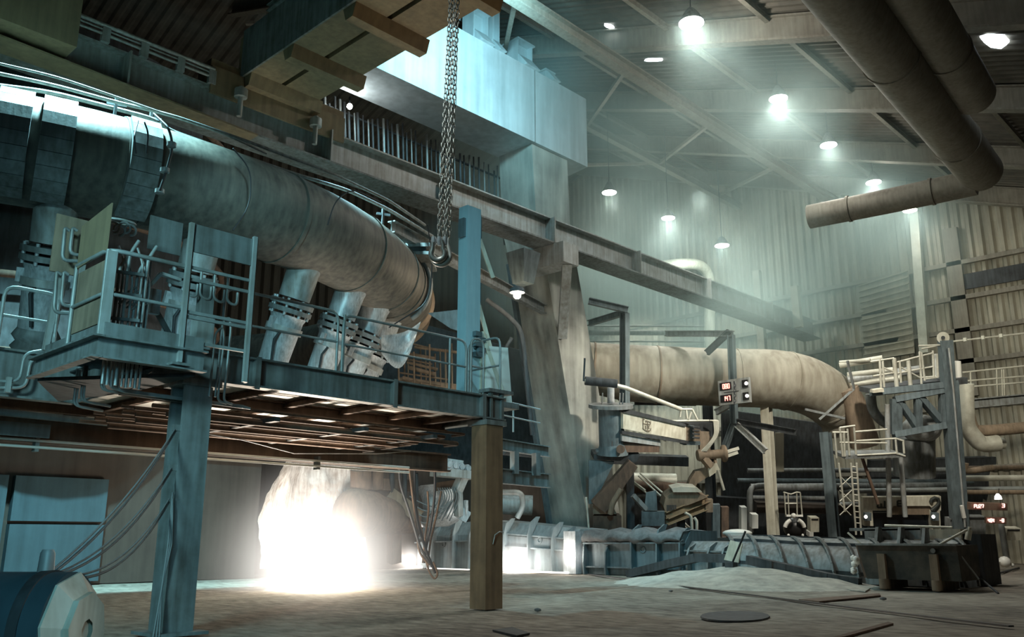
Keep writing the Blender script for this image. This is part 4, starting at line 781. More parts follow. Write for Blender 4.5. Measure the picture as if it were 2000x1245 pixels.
def halo(c, r, e, lab):
    def st(N, L, pv):
        tc = N.new('ShaderNodeTexCoord'); ln = N.new('ShaderNodeVectorMath'); ln.operation = 'LENGTH'; L.new(tc.outputs['Object'], ln.inputs[0])
        mr = N.new('ShaderNodeMapRange'); mr.inputs['From Min'].default_value = r; mr.inputs['From Max'].default_value = 0.0; L.new(ln.outputs['Value'], mr.inputs['Value'])
        pw = N.new('ShaderNodeMath'); pw.operation = 'POWER'; pw.inputs[1].default_value = 3.0; L.new(mr.outputs[0], pw.inputs[0])
        ml = N.new('ShaderNodeMath'); ml.operation = 'MULTIPLY'; ml.inputs[1].default_value = e; L.new(pw.outputs[0], ml.inputs[0]); L.new(ml.outputs[0], pv.inputs['Emission Strength']); pv.inputs['Density'].default_value = 0
        pv.inputs['Emission Color'].default_value = (1, .95, .9, 1)
    vol('iron_glow_halo', MB().sphere(c, r, 16), st, lab, 'flame', c)  # emissive sphere imitates the glare round the hot iron
halo(V((XR - .7, yat(1030), 0.35)), 1.5, 4.0, 'white halo of glare shaped as a volume at the foot of the right trough cover')
halo(V((XR - .7, yat(818), 0.35)), 1.2, 4.0, 'white halo of glare shaped as a volume below the hanging hoses')
halo(V((XR - .5, yat(1129), 0.75)), 1.0, 2.0, 'pale halo volume of glare round the falling stream of iron')

# sand mound, spade, kerb, groove
mb = MB(); nx_, ny_ = 50, 40; vs = []
for i in range(nx_ + 1):
    for j in range(ny_ + 1):
        x = 22.5 + 8.0 * i / nx_; y = 10.5 + 11 * j / ny_; u = (x - 27.6) / 3.9; v = (y - 15.6) / 4.6; r = math.hypot(u, v); z = 0.62 * max(0, 1 - r) ** 1.0 + 0.10 * MN.noise(V((x, y, 2))) * (1 if r < 1 else 0.3) - (0.10 if r >= 1 else 0.03 - .0)
        vs.append((x, y, z))
mb.add(vs, [(i * (ny_ + 1) + j, (i + 1) * (ny_ + 1) + j, (i + 1) * (ny_ + 1) + j + 1, i * (ny_ + 1) + j + 1) for i in range(nx_) for j in range(ny_)], True)
solo('sand_mound', mb, 'sand', 'low pale mound of sand heaped before the troughs', 'sand', (27.6, 15.6, 0), kind='stuff')
kb = [az(1228, 1128, 0), az(1300, 1112, .25), az(1362, 1092, .5), az(1455, 1094, .5)]
kb = [ax(1228, 1122, 29.4), ax(1300, 1104, 29.3), ax(1362, 1090, 29.0), ax(1440, 1092, 28.8)]; mb = MB()
for p, q in zip(kb, kb[1:]): mb.bar(p, q, 0.35, 0.3)
solo('runner_kerb', mb, 'steel_d', 'dark blue kerb plate rising over the near lip of the sand mound', 'kerb', kb[0])
kb = [ax(1462, 1094, 28.7), ax(1540, 1112, 28.4), ax(1620, 1130, 28.2), ax(1680, 1140, 28.2)]; mb = MB()
for p, q in zip(kb, kb[1:]): mb.bar(p, q, 0.3, 0.3)
solo('runner_kerb', mb, 'steel_d', 'sooty kerb falling away beside the spade towards the dark bin', 'kerb', kb[0])
sp = thing('spade', 'pale square spade stuck upright in the sand mound', 'spade', ax(1418, 1098, 27.6))
P = [ax(1426, 1056, 27.6), ax(1450, 1062, 27.6), ax(1442, 1100, 27.5), ax(1414, 1094, 27.5)]; mb = MB(); mb.prism(P, (0.04, 0, 0)); mb.build('blade', 'cream', sp)
mb = MB(); mb.tube([ax(1428, 1106, 27.3), ax(1456, 1038, 27.6)], 0.035, 8); mb.build('handle', 'black', sp)
mb = MB(); mb.cbox(ax(1428, 1104, 27.3), 0.3, 0.3, 0.16); solo('spade_foot_block', mb, 'steel_d', 'small dark block at the foot of the spade handle', 'block', ax(1428, 1108, 27.3))
gr = [az(1150, 1122, .02), az(1290, 1141, .02), az(1550, 1173, .02), az(1700, 1192, 0.02), az(1975, 1224, .02)]
mb = MB()
for p, q in zip(gr, gr[1:]): mb.bar(p, q, 0.12, 0.03)
solo('floor_rail', mb, 'black', 'long thin dark rail let into the floor from the troughs to the image edge', 'rail', gr[0])
def flat(lab, pts, mat, name='floor_plate', cat='plate'):
    P = [az(x, y, 0.0) for x, y in pts]
    for p in P: p.z = -0.02
    mb = MB(); mb.prism(P, (0, 0, 0.03)); solo(name, mb, mat, lab, cat, P[0])
flat('dark oval pit cover in the open floor', [(1504, 1205), (1499, 1208), (1488, 1211), (1470, 1213), (1447, 1214), (1424, 1214), (1402, 1213), (1383, 1211), (1372, 1208), (1368, 1205), (1372, 1201), (1383, 1198), (1402, 1196), (1424, 1195), (1447, 1195), (1470, 1196), (1488, 1198), (1499, 1201)], 'steel_d')
flat('dark seam strip running to the bottom of the picture', [(1735, 1216), (1745, 1219), (1650, 1245), (1620, 1248)], 'rust')
flat('thin dark seam strip under the dark bin', [(1560, 1172), (1718, 1160), (1720, 1164), (1600, 1176)], 'rust')
flat('small dark scrap plate at the bottom edge of the picture', [(962, 1232), (1000, 1226), (1035, 1238), (1010, 1243)], 'steel_d')
# loose lumps on the floor
random.seed(21)
for k, (px, py) in enumerate(((1310, 1155), (1725, 1170), (1050, 1192))):
    P = az(px, py, 0.02); mb = MB(); mb.sphere(P, 0.05 + 0.03 * random.random(), 7, (1, 1.4, .6)); solo('slag_lump', mb, 'slag', ['small pale lump of slag just before the sand mound', 'small lump of slag on the floor in front of the dark bin', 'small lump of slag on the floor right of the brown column'][k], 'slag', P, 'slag lumps on the floor')

# dark bin on skids with bars on it
bn = thing('slag_bin', 'dark battered steel bin on skids with a rusty end', 'bin', (27.5, 8.7, 0))
mb = MB(); mb.hexa([(27.5, 8.6, .28), (29.2, 8.6, .28), (29.2, 11.3, .28), (27.5, 11.3, .28), (27.45, 8.62, 1.28), (29.3, 8.6, 1.28), (29.3, 11.5, 1.28), (27.45, 11.5, 1.28)]); mb.build('body', steel('scorched_steel', (0.11, 0.10, 0.08), (0.03, 0.035, 0.035), rough=0.85, metal=0.1, scale=1.6, streak=False, bump=0.6), bn)
mb = MB(); mb.hexa([(27.6, 11.35, .3), (29.2, 11.35, .3), (29.2, 11.42, .3), (27.6, 11.42, .3), (27.6, 11.53, 1.3), (29.2, 11.53, 1.3), (29.2, 11.6, 1.3), (27.6, 11.6, 1.3)]); mb.build('rusty_end', 'rust', bn)
mb = MB(); mb.bar((27.4, 8.6, 1.29), (27.4, 11.5, 1.29), 0.14, 0.06); mb.build('rim', 'steel', bn)
for y in (9.25, 10.75): mb = MB(); mb.box(27.3, 27.46, y - .11, y + .11, 0.14, 1.02); mb.cyl((27.38, y, 0.02), (27.38, y, .3), .14, 12); mb.box(27.3, 29, y - .1, y + .1, 0.0, .28); mb.build('skid_post', 'rust_l', bn)
mb = MB(); mb.cyl((27.42, 9.25, 1.12), (27.36, 9.25, 1.12), .07, 12); mb.build('socket', 'steel', bn)
wf = thing('weir_frame', 'row of steel fins and bars standing behind the dark bin', 'frame', (30.5, 10, 0.9))
for px in (1712, 1756, 1803):
    a = ax(px, 1030, 30.6); mb = MB(); mb.hexa([a + V(p) for p in ((-.55, -.1, -.95), (0.2, -.1, -.95), (.2, 0, -.95), (-.55, 0, -.95), (-.1, -.1, 0), (.2, -.1, 0), (.2, 0, 0), (-.1, 0, 0))]); mb.build('fin', 'steel', wf)
for (p, q, h_) in (((1660, 1035), (1800, 1033), .1), ((1690, 1045), (1800, 1043), .35)):
    mb = MB(); mb.bar(ax(*p, 30.9), ax(*q, 30.9), .12, h_); mb.build('bar', 'steel', wf)
def rod(lab, p, q, X, r, mat, X2=None):
    a, b_ = ax(*p, X), ax(*q, X2 or X); mb = MB(); mb.tube([a, b_], r, 8); solo('steel_rod', mb, mat, lab, 'rod', b_, 'loose rods round the bin')
rod('white rod leaning on the rusty end of the bin', (1656, 1041), (1688, 1069), 28.6, .035, 'rail_w')
rod('long pale rod lying level across the fins behind the bin', (1728, 1027), (1860, 1031), 29.6, .04, 'rail_w')
rod('pale rod propped at a slant from the bin rim to the extinguisher', (1826, 1069), (1888, 1036), 28.0, .04, 'rail_w', 29.4)
rod('thin rod leaning on the bin top corner', (1868, 1075), (1912, 1132), 27.8, .025, 'rail')
rod('dark rod lying on the floor towards the picture edge', (1912, 1128), (1950, 1160), 28.5, .03, 'steel_d', 27.4)
P = az(1912, 1130, .04); Q = az(1990, 1110, .04); Q = lerp(P, Q, 1); mb = MB(); mb.tube([P, Q], .05, 6); solo('steel_rod', mb, 'steel_d', 'second dark rod lying on the floor behind the curved ribs', 'rod', P, 'loose rods round the bin')
mb = MB(); mb.cyl(ax(1890, 1055, 30), ax(1893, 1036, 30), .09, 12); mb.cyl(ax(1893, 1036, 30), ax(1894, 1030, 30), .05, 8); solo('gas_cylinder', mb, 'rail_w', 'small pale cylinder standing at the end of the slanted rod', 'cylinder', ax(1890, 1055, 30))
mb = MB(); mb.cbox(ax(1835, 1047, 31.5), .5, 1.5, .42); solo('white_box', mb, 'cream', 'white box with a louvred face behind the bin', 'box', ax(1835, 1050, 31.5))
mb = MB(); mb.box(31.4, 33, ax(1922, 1100, 31.4).y, ax(1872, 1100, 31.4).y, 0, 1.6); solo('dark_cabinet', mb, 'steel_d', 'dark cabinet beyond the last curved rib', 'cabinet', (31.4, 8.5, 0))
random.seed(8); mb = MB(); 
for k in range(7): mb.sphere(ax(1668 + random.uniform(-4, 7), 1100 + random.uniform(-10, 18), 28.1 + .1 * k), random.uniform(.08, .16), 7)
solo('lime_splash', mb, 'white', 'white lumps of lime stuck beside the rusty end of the bin', 'lime', ax(1668, 1110, 28), kind='stuff')
flat('pale sand spill beside the rusty bin end', [(1640, 1145), (1668, 1139), (1700, 1150), (1690, 1156), (1650, 1152)], 'sand', 'sand_spill', 'sand')
# ================================================================ BIG DUST DUCT AND ITS ELBOW
def swept(pts, r, n=28, seg=5):          # smooth curve through points (Catmull-Rom)
    P = [V(p) for p in pts]; P = [P[0] * 2 - P[1]] + P + [P[-1] * 2 - P[-2]]; out = []
    for i in range(1, len(P) - 2):
        for k in range(seg):
            t = k / seg; out.append(0.5 * ((2 * P[i]) + (-P[i - 1] + P[i + 1]) * t + (2 * P[i - 1] - 5 * P[i] + 4 * P[i + 1] - P[i + 2]) * t * t + (-P[i - 1] + 3 * P[i] - 3 * P[i + 1] + P[i + 2]) * t ** 3))
    return out + [P[-2]]
dt = thing('dust_duct', 'huge dusty horizontal duct ending in a downturned elbow right of the leaning column', 'duct', dp(1300, 731, 46))
path = [dp(1130, 716, 46), dp(1165, 720, 46), dp(1230, 729, 46), dp(1320, 734, 46), dp(1420, 738, 46), dp(1510, 741, 46), dp(1570, 752, 46.3), dp(1618, 778, 46.7), dp(1645, 812, 47), dp(1652, 850, 47)]
rad = [1.30, 1.35, 1.50, 1.52, 1.52, 1.55, 1.52, 1.45, 1.32, 1.1]
cp = swept(path, None); rr2 = []
for i in range(len(cp)): s = i / 5; q = min(int(s), 8); f = s - q; rr2.append(rad[q] * (1 - f) + rad[q + 1] * f)
mb = MB(); mb.tube(cp, rr2, 36); mb.build('duct_shell', 'duct', dt)
for i in (4, 9, 13, 21, 27, 37):
    mb = MB(); mb.tube([cp[i] - (cp[i + 1] - cp[i]).normalized() * .04, cp[i] + (cp[i + 1] - cp[i]).normalized() * .04], rr2[i] + .035, 36); mb.build('flange_band', 'rust_l' if i < 20 else 'duct', dt)
mb = MB(); mb.tube([dp(1655, 760, 45.5), dp(1672, 800, 45.5), dp(1690, 870, 45.5)], [.55, .62, .75], 16); mb.build('canvas_sleeve', 'rust_l', dt)
for a, b_ in (((1655, 705), (1668, 760)), ((1668, 760), (1600, 820)), ((1572, 800), (1650, 818))):
    mb = MB(); mb.bar(dp(*a, 45.0), dp(*b_, 45.0), 0.1, 0.12); mb.build('brace', 'steel', dt)
mb = MB(); mb.bar(dp(1240, 786, 47), dp(1360, 788, 47), .4, .25); mb.build('bed_beam', 'steel_d', dt)
# roof ducts
def duct(name, lab, pts, r, cap=True, mat='truss', elbow=None):
    t = thing(name, lab, 'duct', pts[0], 'ducts under the roof'); mb = MB(); mb.tube(swept(pts, None), r, 28); mb.build('duct_shell', mat, t)
    for p, q in zip(pts, pts[1:]):
        c = lerp(p, q, .5); d = (V(q) - V(p)).normalized(); mb = MB(); mb.tube([c - d * .06, c + d * .06], r + .05, 28); mb.build('joint_band', mat, t)
    return t
e0 = az(1915, 335, 17.6)
duct('roof_duct', 'wide brown duct slanting across under the roof from the picture top to its blunt end', [az(1652, 0, 17.2) - V((6, .4, 0)), az(1652, 0, 17.2), lerp(az(1652, 0, 17.2), e0, .5), e0], 0.93)
duct('roof_duct', 'second duct beside the wide one, nearer the picture corner', [az(1785, 0, 17.8) - V((6, .2, 0)), az(1785, 0, 17.8), az(1900, 185, 17.8)], 0.80)
duct('branch_duct', 'branch duct running back along the roof from the blunt end', [az(1905, 356, 17.2), az(1740, 392, 17.2), az(1580, 424, 17.2)], 0.6)
# white bent pipe over the girder
wp = swept([ay(1285, 522, 34), ay(1330, 516, 34), ay(1368, 520, 34), ay(1385, 545, 34), ay(1386, 600, 34), ay(1386, 700, 34)], None); mb = MB(); mb.tube(wp, .42, 18); solo('white_bend', mb, 'cream', 'thick pale pipe bending down just above the far part of the runway girder', 'pipe', wp[3])

# ================================================================ STANDING STEEL RIGHT OF THE COLUMN
fr = thing('hanger_frame', 'blue-grey hanging post with a beam frame in front of the duct', 'frame', (34.5, 26, 10))
X0 = 34.5; a, b_ = ax(1220, 612, X0), ax(1220, 790, X0); mb = MB(); mb.ibar(a, b_, .36, .36, .05, (0, 1, 0)); mb.build('post', 'steel_b', fr)
mb = MB(); mb.ibar(ax(1150, 588, X0 - 1.5), ax(1226, 606, X0), .25, .32, .04); mb.build('beam', 'steel_b', fr)
mb = MB(); mb.ibar(ax(1150, 632, X0 + 1), ax(1222, 610, X0), .25, .3, .04); mb.build('beam', 'steel_b', fr)
for py, mt in ((637, 'rail'), (650, 'steel'), (667, 'rail')):
    mb = MB(); mb.tube([dp(1152, py, 50), dp(1375 if py != 650 else 1425, py + 1, 54)], .06 if py != 650 else .16, 8); solo('service_pipe', mb, mt, {637: 'topmost thin pale pipe crossing above the duct', 650: 'thick grey pipe crossing above the duct', 667: 'lower thin pipe resting just above the duct'}[py], 'pipe', dp(1152, py, 50), 'pipes crossing above the duct')
dpst = thing('display_post', 'slim blue-grey post with diagonal braces that carries the digital display board', 'post', (39, 22, 4))
XD = 38.5; a, b_ = ax(1428, 655, XD), ax(1434, 828, XD); mb = MB(); mb.ibar(a, b_, .3, .3, .04, (0, 1, 0)); mb.build('post', 'steel_b', dpst)
for p, q, mt in (((1440, 830), (1495, 882), 'steel_l'), ((1432, 830), (1412, 885), 'steel_b'), ((1440, 824), (1555, 845), 'steel_d'), ((1398, 806), (1426, 790), 'steel_l'), ((1380, 690), (1425, 648), 'steel_d'), ((1300, 652), (1432, 652), 'steel')):
    mb = MB(); mb.ibar(ax(*p, XD), ax(*q, XD), .22, .3, .04); mb.build('brace', mt, dpst)
for p, q, X, mt, nm, lab in (((1496, 788), (1510, 1048), 42, 'cream', 'pipe_bridge_post', 'tallest grey post standing under the duct, catching light on one flange'), ((1612, 845), (1630, 1050), 44, 'steel_b', 'pipe_bridge_post', 'blue-green post under the duct elbow'), ((1382, 792), (1390, 1040), 46, 'steel_d', 'pipe_bridge_post', 'dark post standing behind the tilting arm')):
    a, b_ = ax(*p, X), ax(*q, X); b_.z = 0; t = thing(nm, lab, 'post', b_, 'posts under the duct'); mb = MB(); mb.bar(a, b_, .46, .05, (1, 0, 0), .2); mb.bar(a, b_, .46, .05, (1, 0, 0), -.2); mb.build('flange', mt, t); mb = MB(); mb.bar(a, b_, .05, .4, (1, 0, 0)); mb.build('web', 'steel_d', t)
# display board
XB = 37.6; bd = thing('display_board', 'white board with two red digital readouts and two round lights', 'display', ax(1433, 787, XB))
c = [ax(1402, 745, XB), ax(1463, 745, XB), ax(1463, 786, XB), ax(1402, 786, XB)]
yl, yr, zu, zd = c[0].y, c[1].y, c[0].z, c[2].z
mb = MB(); mb.box(XB, XB + .15, yr, yl, zd, zu); mb.build('panel', 'steel_l', bd)
DS = {'0': 'abcdef', '1': 'bc', '2': 'abged', '3': 'abgcd', '4': 'fgbc', '7': 'abc', '8': 'abcdefg', '6': 'afgedc', '9': 'abcfg', '-': 'g', 'U': 'bcdef', 'P': 'abefg'}
def digits(txt, y0, z0, X, w_, h_, gap_, parent, mat='red', th=.035):
    for i, ch_ in enumerate(txt):
        y = y0 - i * (w_ + gap_)
        if ch_ == ' ': continue
        sg_ = {'a': ((y, z0 + h_), (y - w_, z0 + h_)), 'b': ((y - w_, z0 + h_), (y - w_, z0 + h_ / 2)), 'c': ((y - w_, z0 + h_ / 2), (y - w_, z0)), 'd': ((y, z0), (y - w_, z0)), 'e': ((y, z0 + h_ / 2), (y, z0)), 'f': ((y, z0 + h_), (y, z0 + h_ / 2)), 'g': ((y, z0 + h_ / 2), (y - w_, z0 + h_ / 2))}
        mb = MB()
        for s_ in DS[ch_]: (ya, za), (yb, zb_) = sg_[s_]; mb.bar((X - .02, ya, za), (X - .02, yb, zb_), th, th)
        mb.build('digit', mat, parent)
hh = (zu - zd)
for z0, tx in ((zd + hh * .60, '080'), (zd + hh * .10, '147')):
    mb = MB(); mb.box(XB - .03, XB, yl - .72, yl - .10, z0, z0 + hh * .3); sc_ = mb.build('screen', 'black', bd)
    digits(tx, yl - .28, z0 + .06, XB - .03, .085, hh * .3 - .14, .05, sc_, th=.028)
    mb = MB(); mb.box(XB - .05, XB, yr + .06, yr + .36, z0, z0 + hh * .3); lb_ = mb.build('lamp_box', 'black', bd)
    mb = MB(); mb.cyl((XB - .05, yr + .12, z0 + hh * .15), (XB - .09, yr + .12, z0 + hh * .15), .08, 12); mb.build('indicator', glow('white_indicator', (1, .95, .9), 5), lb_)
mb = MB(); mb.box(XB - .012, XB, yl - 1.1, yl - .3, zd + hh * .48, zd + hh * .51); mb.build('seam_line', 'steel_d', bd)
bc_ = MB(); 
for k in range(9): p = ax(1434 + 1.2 * (k % 2), 748 + 5 * k, XB - .12); bc_.tube([p + V((0, .05 * math.cos(t_) * (1 if k % 2 else .4), .08 * math.sin(t_))) for t_ in [q * PI / 4 for q in range(9)]], .02, 5)
solo('board_chain', bc_, 'steel_d', 'dark chain hanging down over the middle of the display board', 'chain', ax(1434, 750, XB - .12))

# ================================================================ SLEWING MANIPULATOR ON ITS PEDESTAL
mn = thing('slewing_crane', 'blue slewing column with a white boom that carries a small crest, beside the leaning column', 'machine', dp(1195, 890, 41))
D = 41
def col(p, q, r, mat, nm, par, D_=41, r2=None): mb = MB(); mb.cyl(dp(*p, D_), dp(*q, D_), r, 20, r2); return mb.build(nm, mat, par)
col((1195, 870), (1193, 792), .60, 'steel_b', 'column', mn); col((1193, 797), (1193, 790), 1.05, 'steel', 'top_ring', mn); col((1193, 788), (1193, 758), .17, 'bright', 'stub', mn)
col((1196, 888), (1196, 868), .75, 'steel_b', 'column_foot', mn, r2=.6)
for px in (1176, 1210, 1216): col((px, 790), (px + 1, 768), .03, 'rail', 'ring_post', mn)
A, B = dp(1200, 842, 40.4), dp(1388, 868, 46)
def quad_beam(p0t, p0b, p1t, p1b, D0_, D1_, wd, nm, mat, par):
    a, b_, c, d = dp(*p0t, D0_), dp(*p0b, D0_), dp(*p1b, D1_), dp(*p1t, D1_); n = (d - a).cross(b_ - a).normalized() * wd
    if n.dot(fw) < 0: n = -n
    mb = MB(); mb.hexa([b_, c, c + n, b_ + n, a, d, d + n, a + n]); return mb.build(nm, mat, par)
quad_beam((1217, 806), (1217, 838), (1340, 834), (1340, 861), 40.4, 42.2, .7, 'boom', 'cream', mn)
quad_beam((1340, 834), (1340, 861), (1368, 840), (1368, 863), 42.2, 42.6, .7, 'boom_end', 'rust_l', mn)
quad_beam((1215, 797), (1215, 806), (1340, 828), (1340, 834), 40.3, 42.1, .8, 'boom_top_rail', 'steel_d', mn)
quad_beam((1215, 842), (1215, 848), (1345, 862), (1345, 868), 40.3, 42.1, .6, 'boom_keel', 'steel_d', mn)
quad_beam((1215, 848), (1215, 862), (1290, 862), (1290, 872), 40.4, 41.5, .6, 'lower_arm', 'steel_l', mn)
quad_beam((1195, 862), (1195, 884), (1288, 872), (1288, 884), 40.4, 41.5, .8, 'drive_block', 'rust', mn)
mb = MB(); mb.cyl(dp(1212, 878, 40.0), dp(1212, 878, 40.3), .2, 12); mb.build('roller', 'rust', mn)
# crest on the boom: shield outline with two rows of strokes and a bar below
def bp2(px, py): f = (px - 1217) / 123; return dp(px, py, 40.4 + 1.8 * f - .03)
cr2 = MB()
for p, q in (((1256, 819), (1256, 838)), ((1256, 838), (1260, 841)), ((1260, 841), (1270, 842)), ((1270, 842), (1271, 837)), ((1256, 819), (1259, 820)), ((1257, 828), (1270, 830)), ((1265, 822), (1265, 840)), ((1271, 823), (1270, 829)),
             ((1261, 822), (1264, 823)), ((1261, 822), (1262, 826)), ((1267, 823), (1269, 826)), ((1261, 832), (1262, 839)), ((1266, 833), (1268, 838)), ((1268, 832), (1266, 838))):
    cr2.bar(bp2(*p), bp2(*q), .035, .035, (fw))
cr2.bar(bp2(1262, 842.5), bp2(1268, 843.5), .04, .05, fw); cr2.build('crest', plain('crest_brown', (.22, .18, .13)), mn)
# top tie rod
mb = MB(); mb.tube([dp(1142, 744, 39.5), dp(1190, 750, 39.6), dp(1222, 758, 40), dp(1330, 800, 42)], .10, 10); mb.build('tie_rod', 'rail_w', mn)
mb = MB(); mb.cyl(dp(1143, 744, 39.5), dp(1205, 750, 39.6), .2, 12); mb.build('tie_sleeve', 'steel_d', mn)
for p, q in (((1330, 800), (1352, 800)), ((1352, 800), (1362, 820)), ((1330, 800), (1328, 815)), ((1340, 800), (1342, 818)), ((1350, 805), (1345, 820)), ((1310, 823), (1385, 822))):
    mb = MB(); mb.tube([dp(*p, 42), dp(*q, 42)], .05, 6); mb.build('top_bracket', 'rail_w', mn)
# operator-less head carriage
quad_beam((1345, 828), (1345, 862), (1392, 826), (1392, 864), 42.6, 43.2, .8, 'head_block', 'steel_d', mn)
quad_beam((1348, 832), (1348, 858), (1356, 832), (1356, 858), 42.3, 42.4, .2, 'head_plate', 'steel_b', mn)
quad_beam((1336, 863), (1336, 870), (1368, 863), (1368, 870), 42.2, 42.4, .5, 'head_tray', 'steel_b', mn)
for k in range(4): mb = MB(); mb.bar(dp(1352, 834 + 7 * k, 42.1), dp(1366, 835 + 7 * k, 42.1), .15, .07); mb.build('fin', 'steel_d', mn)
for k in range(4):
    q = [dp(1386 + 3 * k, 822, 42.6), dp(1394 + 3 * k, 822, 42.6), dp(1397 + 2 * k, 850, 42.4), dp(1384 + 2 * k, 868, 42.3), dp(1370 + 3 * k, 882, 42.3)]
    mb = MB(); mb.tube(fillet(q, .5), .045, 8); mb.build('hose', 'rail_w', mn)
# hanging tool: wrist, tube, forks
tl = thing('manipulator_tool', 'dusty brown jointed tool arm hanging from the boom head down to the conveyor', 'machine', dp(1385, 890, 42.5))
mb = MB(); mb.bar(dp(1374, 845, 43), dp(1376, 885, 42.6), .5, .4, fw); mb.bar(dp(1384, 855, 43), dp(1378, 880, 42.6), .3, .3, fw); mb.build('wrist', 'rust_l', tl)
mb = MB(); mb.lathe([(.25, 0), (.30, .1), (.22, .3), (.22, 1.25), (.42, 1.3), (.42, 1.4), (.2, 1.45)], dp(1362, 890, 42.4), dp(1420, 886, 42.6) - dp(1362, 890, 42.4), 18); mb.build('turning_tube', 'rust_l', tl)
for p, q in (((1416, 884), (1443, 876)), ((1418, 892), (1441, 884))): mb = MB(); mb.bar(dp(*p, 42.4), dp(*q, 42.4), .12, .16); mb.build('fork', 'rail_w', tl)
mb = MB(); mb.prism([dp(1383, 912, 42.3), dp(1400, 905, 42.3), dp(1406, 918, 42.3), dp(1386, 932, 42.3)], fw * .5); mb.build('knuckle', 'cream', tl)
mb = MB(); mb.bar(dp(1374, 895, 42.4), dp(1388, 912, 42.4), .35, .3); mb.bar(dp(1395, 892, 42.6), dp(1398, 908, 42.4), .12, .12); mb.build('link', 'rust_l', tl)
mb = MB(); q = [dp(1402, 918, 42.3), dp(1410, 945, 42.3), dp(1414, 958, 42.3)]; mb.tube(q, .07, 8); mb.build('ram', 'rail_w', tl)
mb = MB(); mb.prism([dp(x, y, 42.5) for x, y in ((1358, 922), (1384, 916), (1386, 930), (1362, 945), (1352, 962), (1340, 962), (1348, 938))], fw * .5); mb.build('forearm', 'rust_l', tl)
# conveyor trough machine
cvm = thing('inclined_feeder', 'dusty tan inclined feeder hopper with a rail beam under it', 'machine', dp(1310, 1030, 41.8))
mb = MB(); mb.prism([dp(x, y, 41.5) for x, y in ((1300, 972), (1320, 958), (1350, 960), (1375, 968), (1382, 972), (1350, 985), (1300, 1002), (1296, 990))], fw * 1.1); mb.build('hopper', 'rust_l', cvm)
mb = MB(); mb.prism([dp(x, y, 41.3) for x, y in ((1312, 955), (1330, 951), (1360, 953), (1372, 962), (1340, 962), (1315, 962))], fw * .9); mb.build('lid', 'rail_w', cvm)
mb = MB(); mb.ibar(dp(1300, 1008, 41.2), dp(1382, 974, 42.2), .35, .35, .05); mb.ibar(dp(1300, 1020, 41.2), dp(1378, 990, 42.2), .3, .35, .05); mb.build('rail_beam', 'brownplate', cvm)
for k in range(8): mb = MB(); mb.bar(dp(1303 + 2.4 * k, 987, 41.15), dp(1303 + 2.4 * k, 1000 - .7 * k, 41.15), .04, .04, fw); mb.build('grille_bar', 'steel_d', cvm)
for px, y0, y1, mt in ((1398, 985, 1050, 'steel_b'), (1384, 975, 1000, 'rust_l'), (1330, 1005, 1040, 'steel_d'), (1415, 990, 1048, 'rust')):
    mb = MB(); mb.bar(dp(px, y0, 42.2), dp(px, y1, 42.2), .35, .3, fw); mb.build('support', mt, cvm)
for p in ([(1338, 1002), (1350, 1008), (1352, 1040)], [(1356, 1012), (1361, 1018), (1361, 1042)]):
    mb = MB(); mb.tube(fillet([dp(*q, 41) for q in p], .3), .07, 8); mb.build('grab_rail', 'rail_w', cvm)
# brown props and pedestal of the slewing crane
pd = thing('crane_pedestal', 'rusty brown bracket pedestal under the slewing column', 'pedestal', dp(1195, 1045, 41))
mb = MB(); mb.bar(dp(1236, 905, 40.6), dp(1168, 990, 40.6), .5, .5, fw, w2=.8, h2=.5); mb.build('raking_prop', 'rust', pd)
mb = MB(); mb.prism([dp(x, y, 41) for x, y in ((1160, 888), (1250, 888), (1243, 903), (1160, 898))], fw * 1.6); mb.build('deck', 'steel_d', pd)
mb = MB(); mb.prism([dp(x, y, 40.8) for x, y in ((1150, 900), (1200, 903), (1160, 985), (1150, 985))], fw * .3); mb.build('gusset', 'steel_b', pd)
mb = MB(); mb.hexa([dp(1158, 1040, 40.6), dp(1214, 1040, 40.6), dp(1214, 1040, 42), dp(1158, 1040, 42), dp(1158, 1008, 40.6), dp(1214, 1008, 40.6), dp(1208, 1003, 42), dp(1162, 1003, 42)]); mb.build('foot_box', 'rust', pd)
mb = MB(); mb.hexa([dp(1158, 1005, 40.6), dp(1205, 1005, 40.6), dp(1205, 1005, 42), dp(1158, 1005, 42), dp(1158, 985, 40.6), dp(1195, 987, 40.6), dp(1195, 985, 42), dp(1158, 985, 42)]); mb.build('upper_box', 'rust_l', pd)
mb = MB(); mb.bar(dp(1230, 905, 41.4), dp(1232, 1040, 41.4), .35, .3, fw); mb.build('back_post', 'steel_d', pd)
mb = MB(); mb.tube(fillet([dp(1213, 955, 40.4), dp(1195, 985, 40.4), dp(1192, 1005, 40.4)], .4), .14, 10); mb.build('bent_pipe', 'rust_l', pd)
random.seed(31); mb = MB()
for k in range(26): mb.sphere(dp(random.uniform(1166, 1225), random.uniform(880, 888), 40.7 + random.random() * .5), random.uniform(.06, .16), 6)
solo('debris_heap', mb, 'slag', 'blue-lit heap of rubble on the pedestal deck round the slewing column', 'rubble', dp(1195, 887, 41), kind='stuff')
mb = MB(); mb.tube([dp(1145, 972, 39), dp(1151, 1045, 39)], .05, 6); solo('pale_stick', mb, 'rail_w', 'pale stick leaning at the foot of the leaning column', 'rod', dp(1151, 1045, 39))
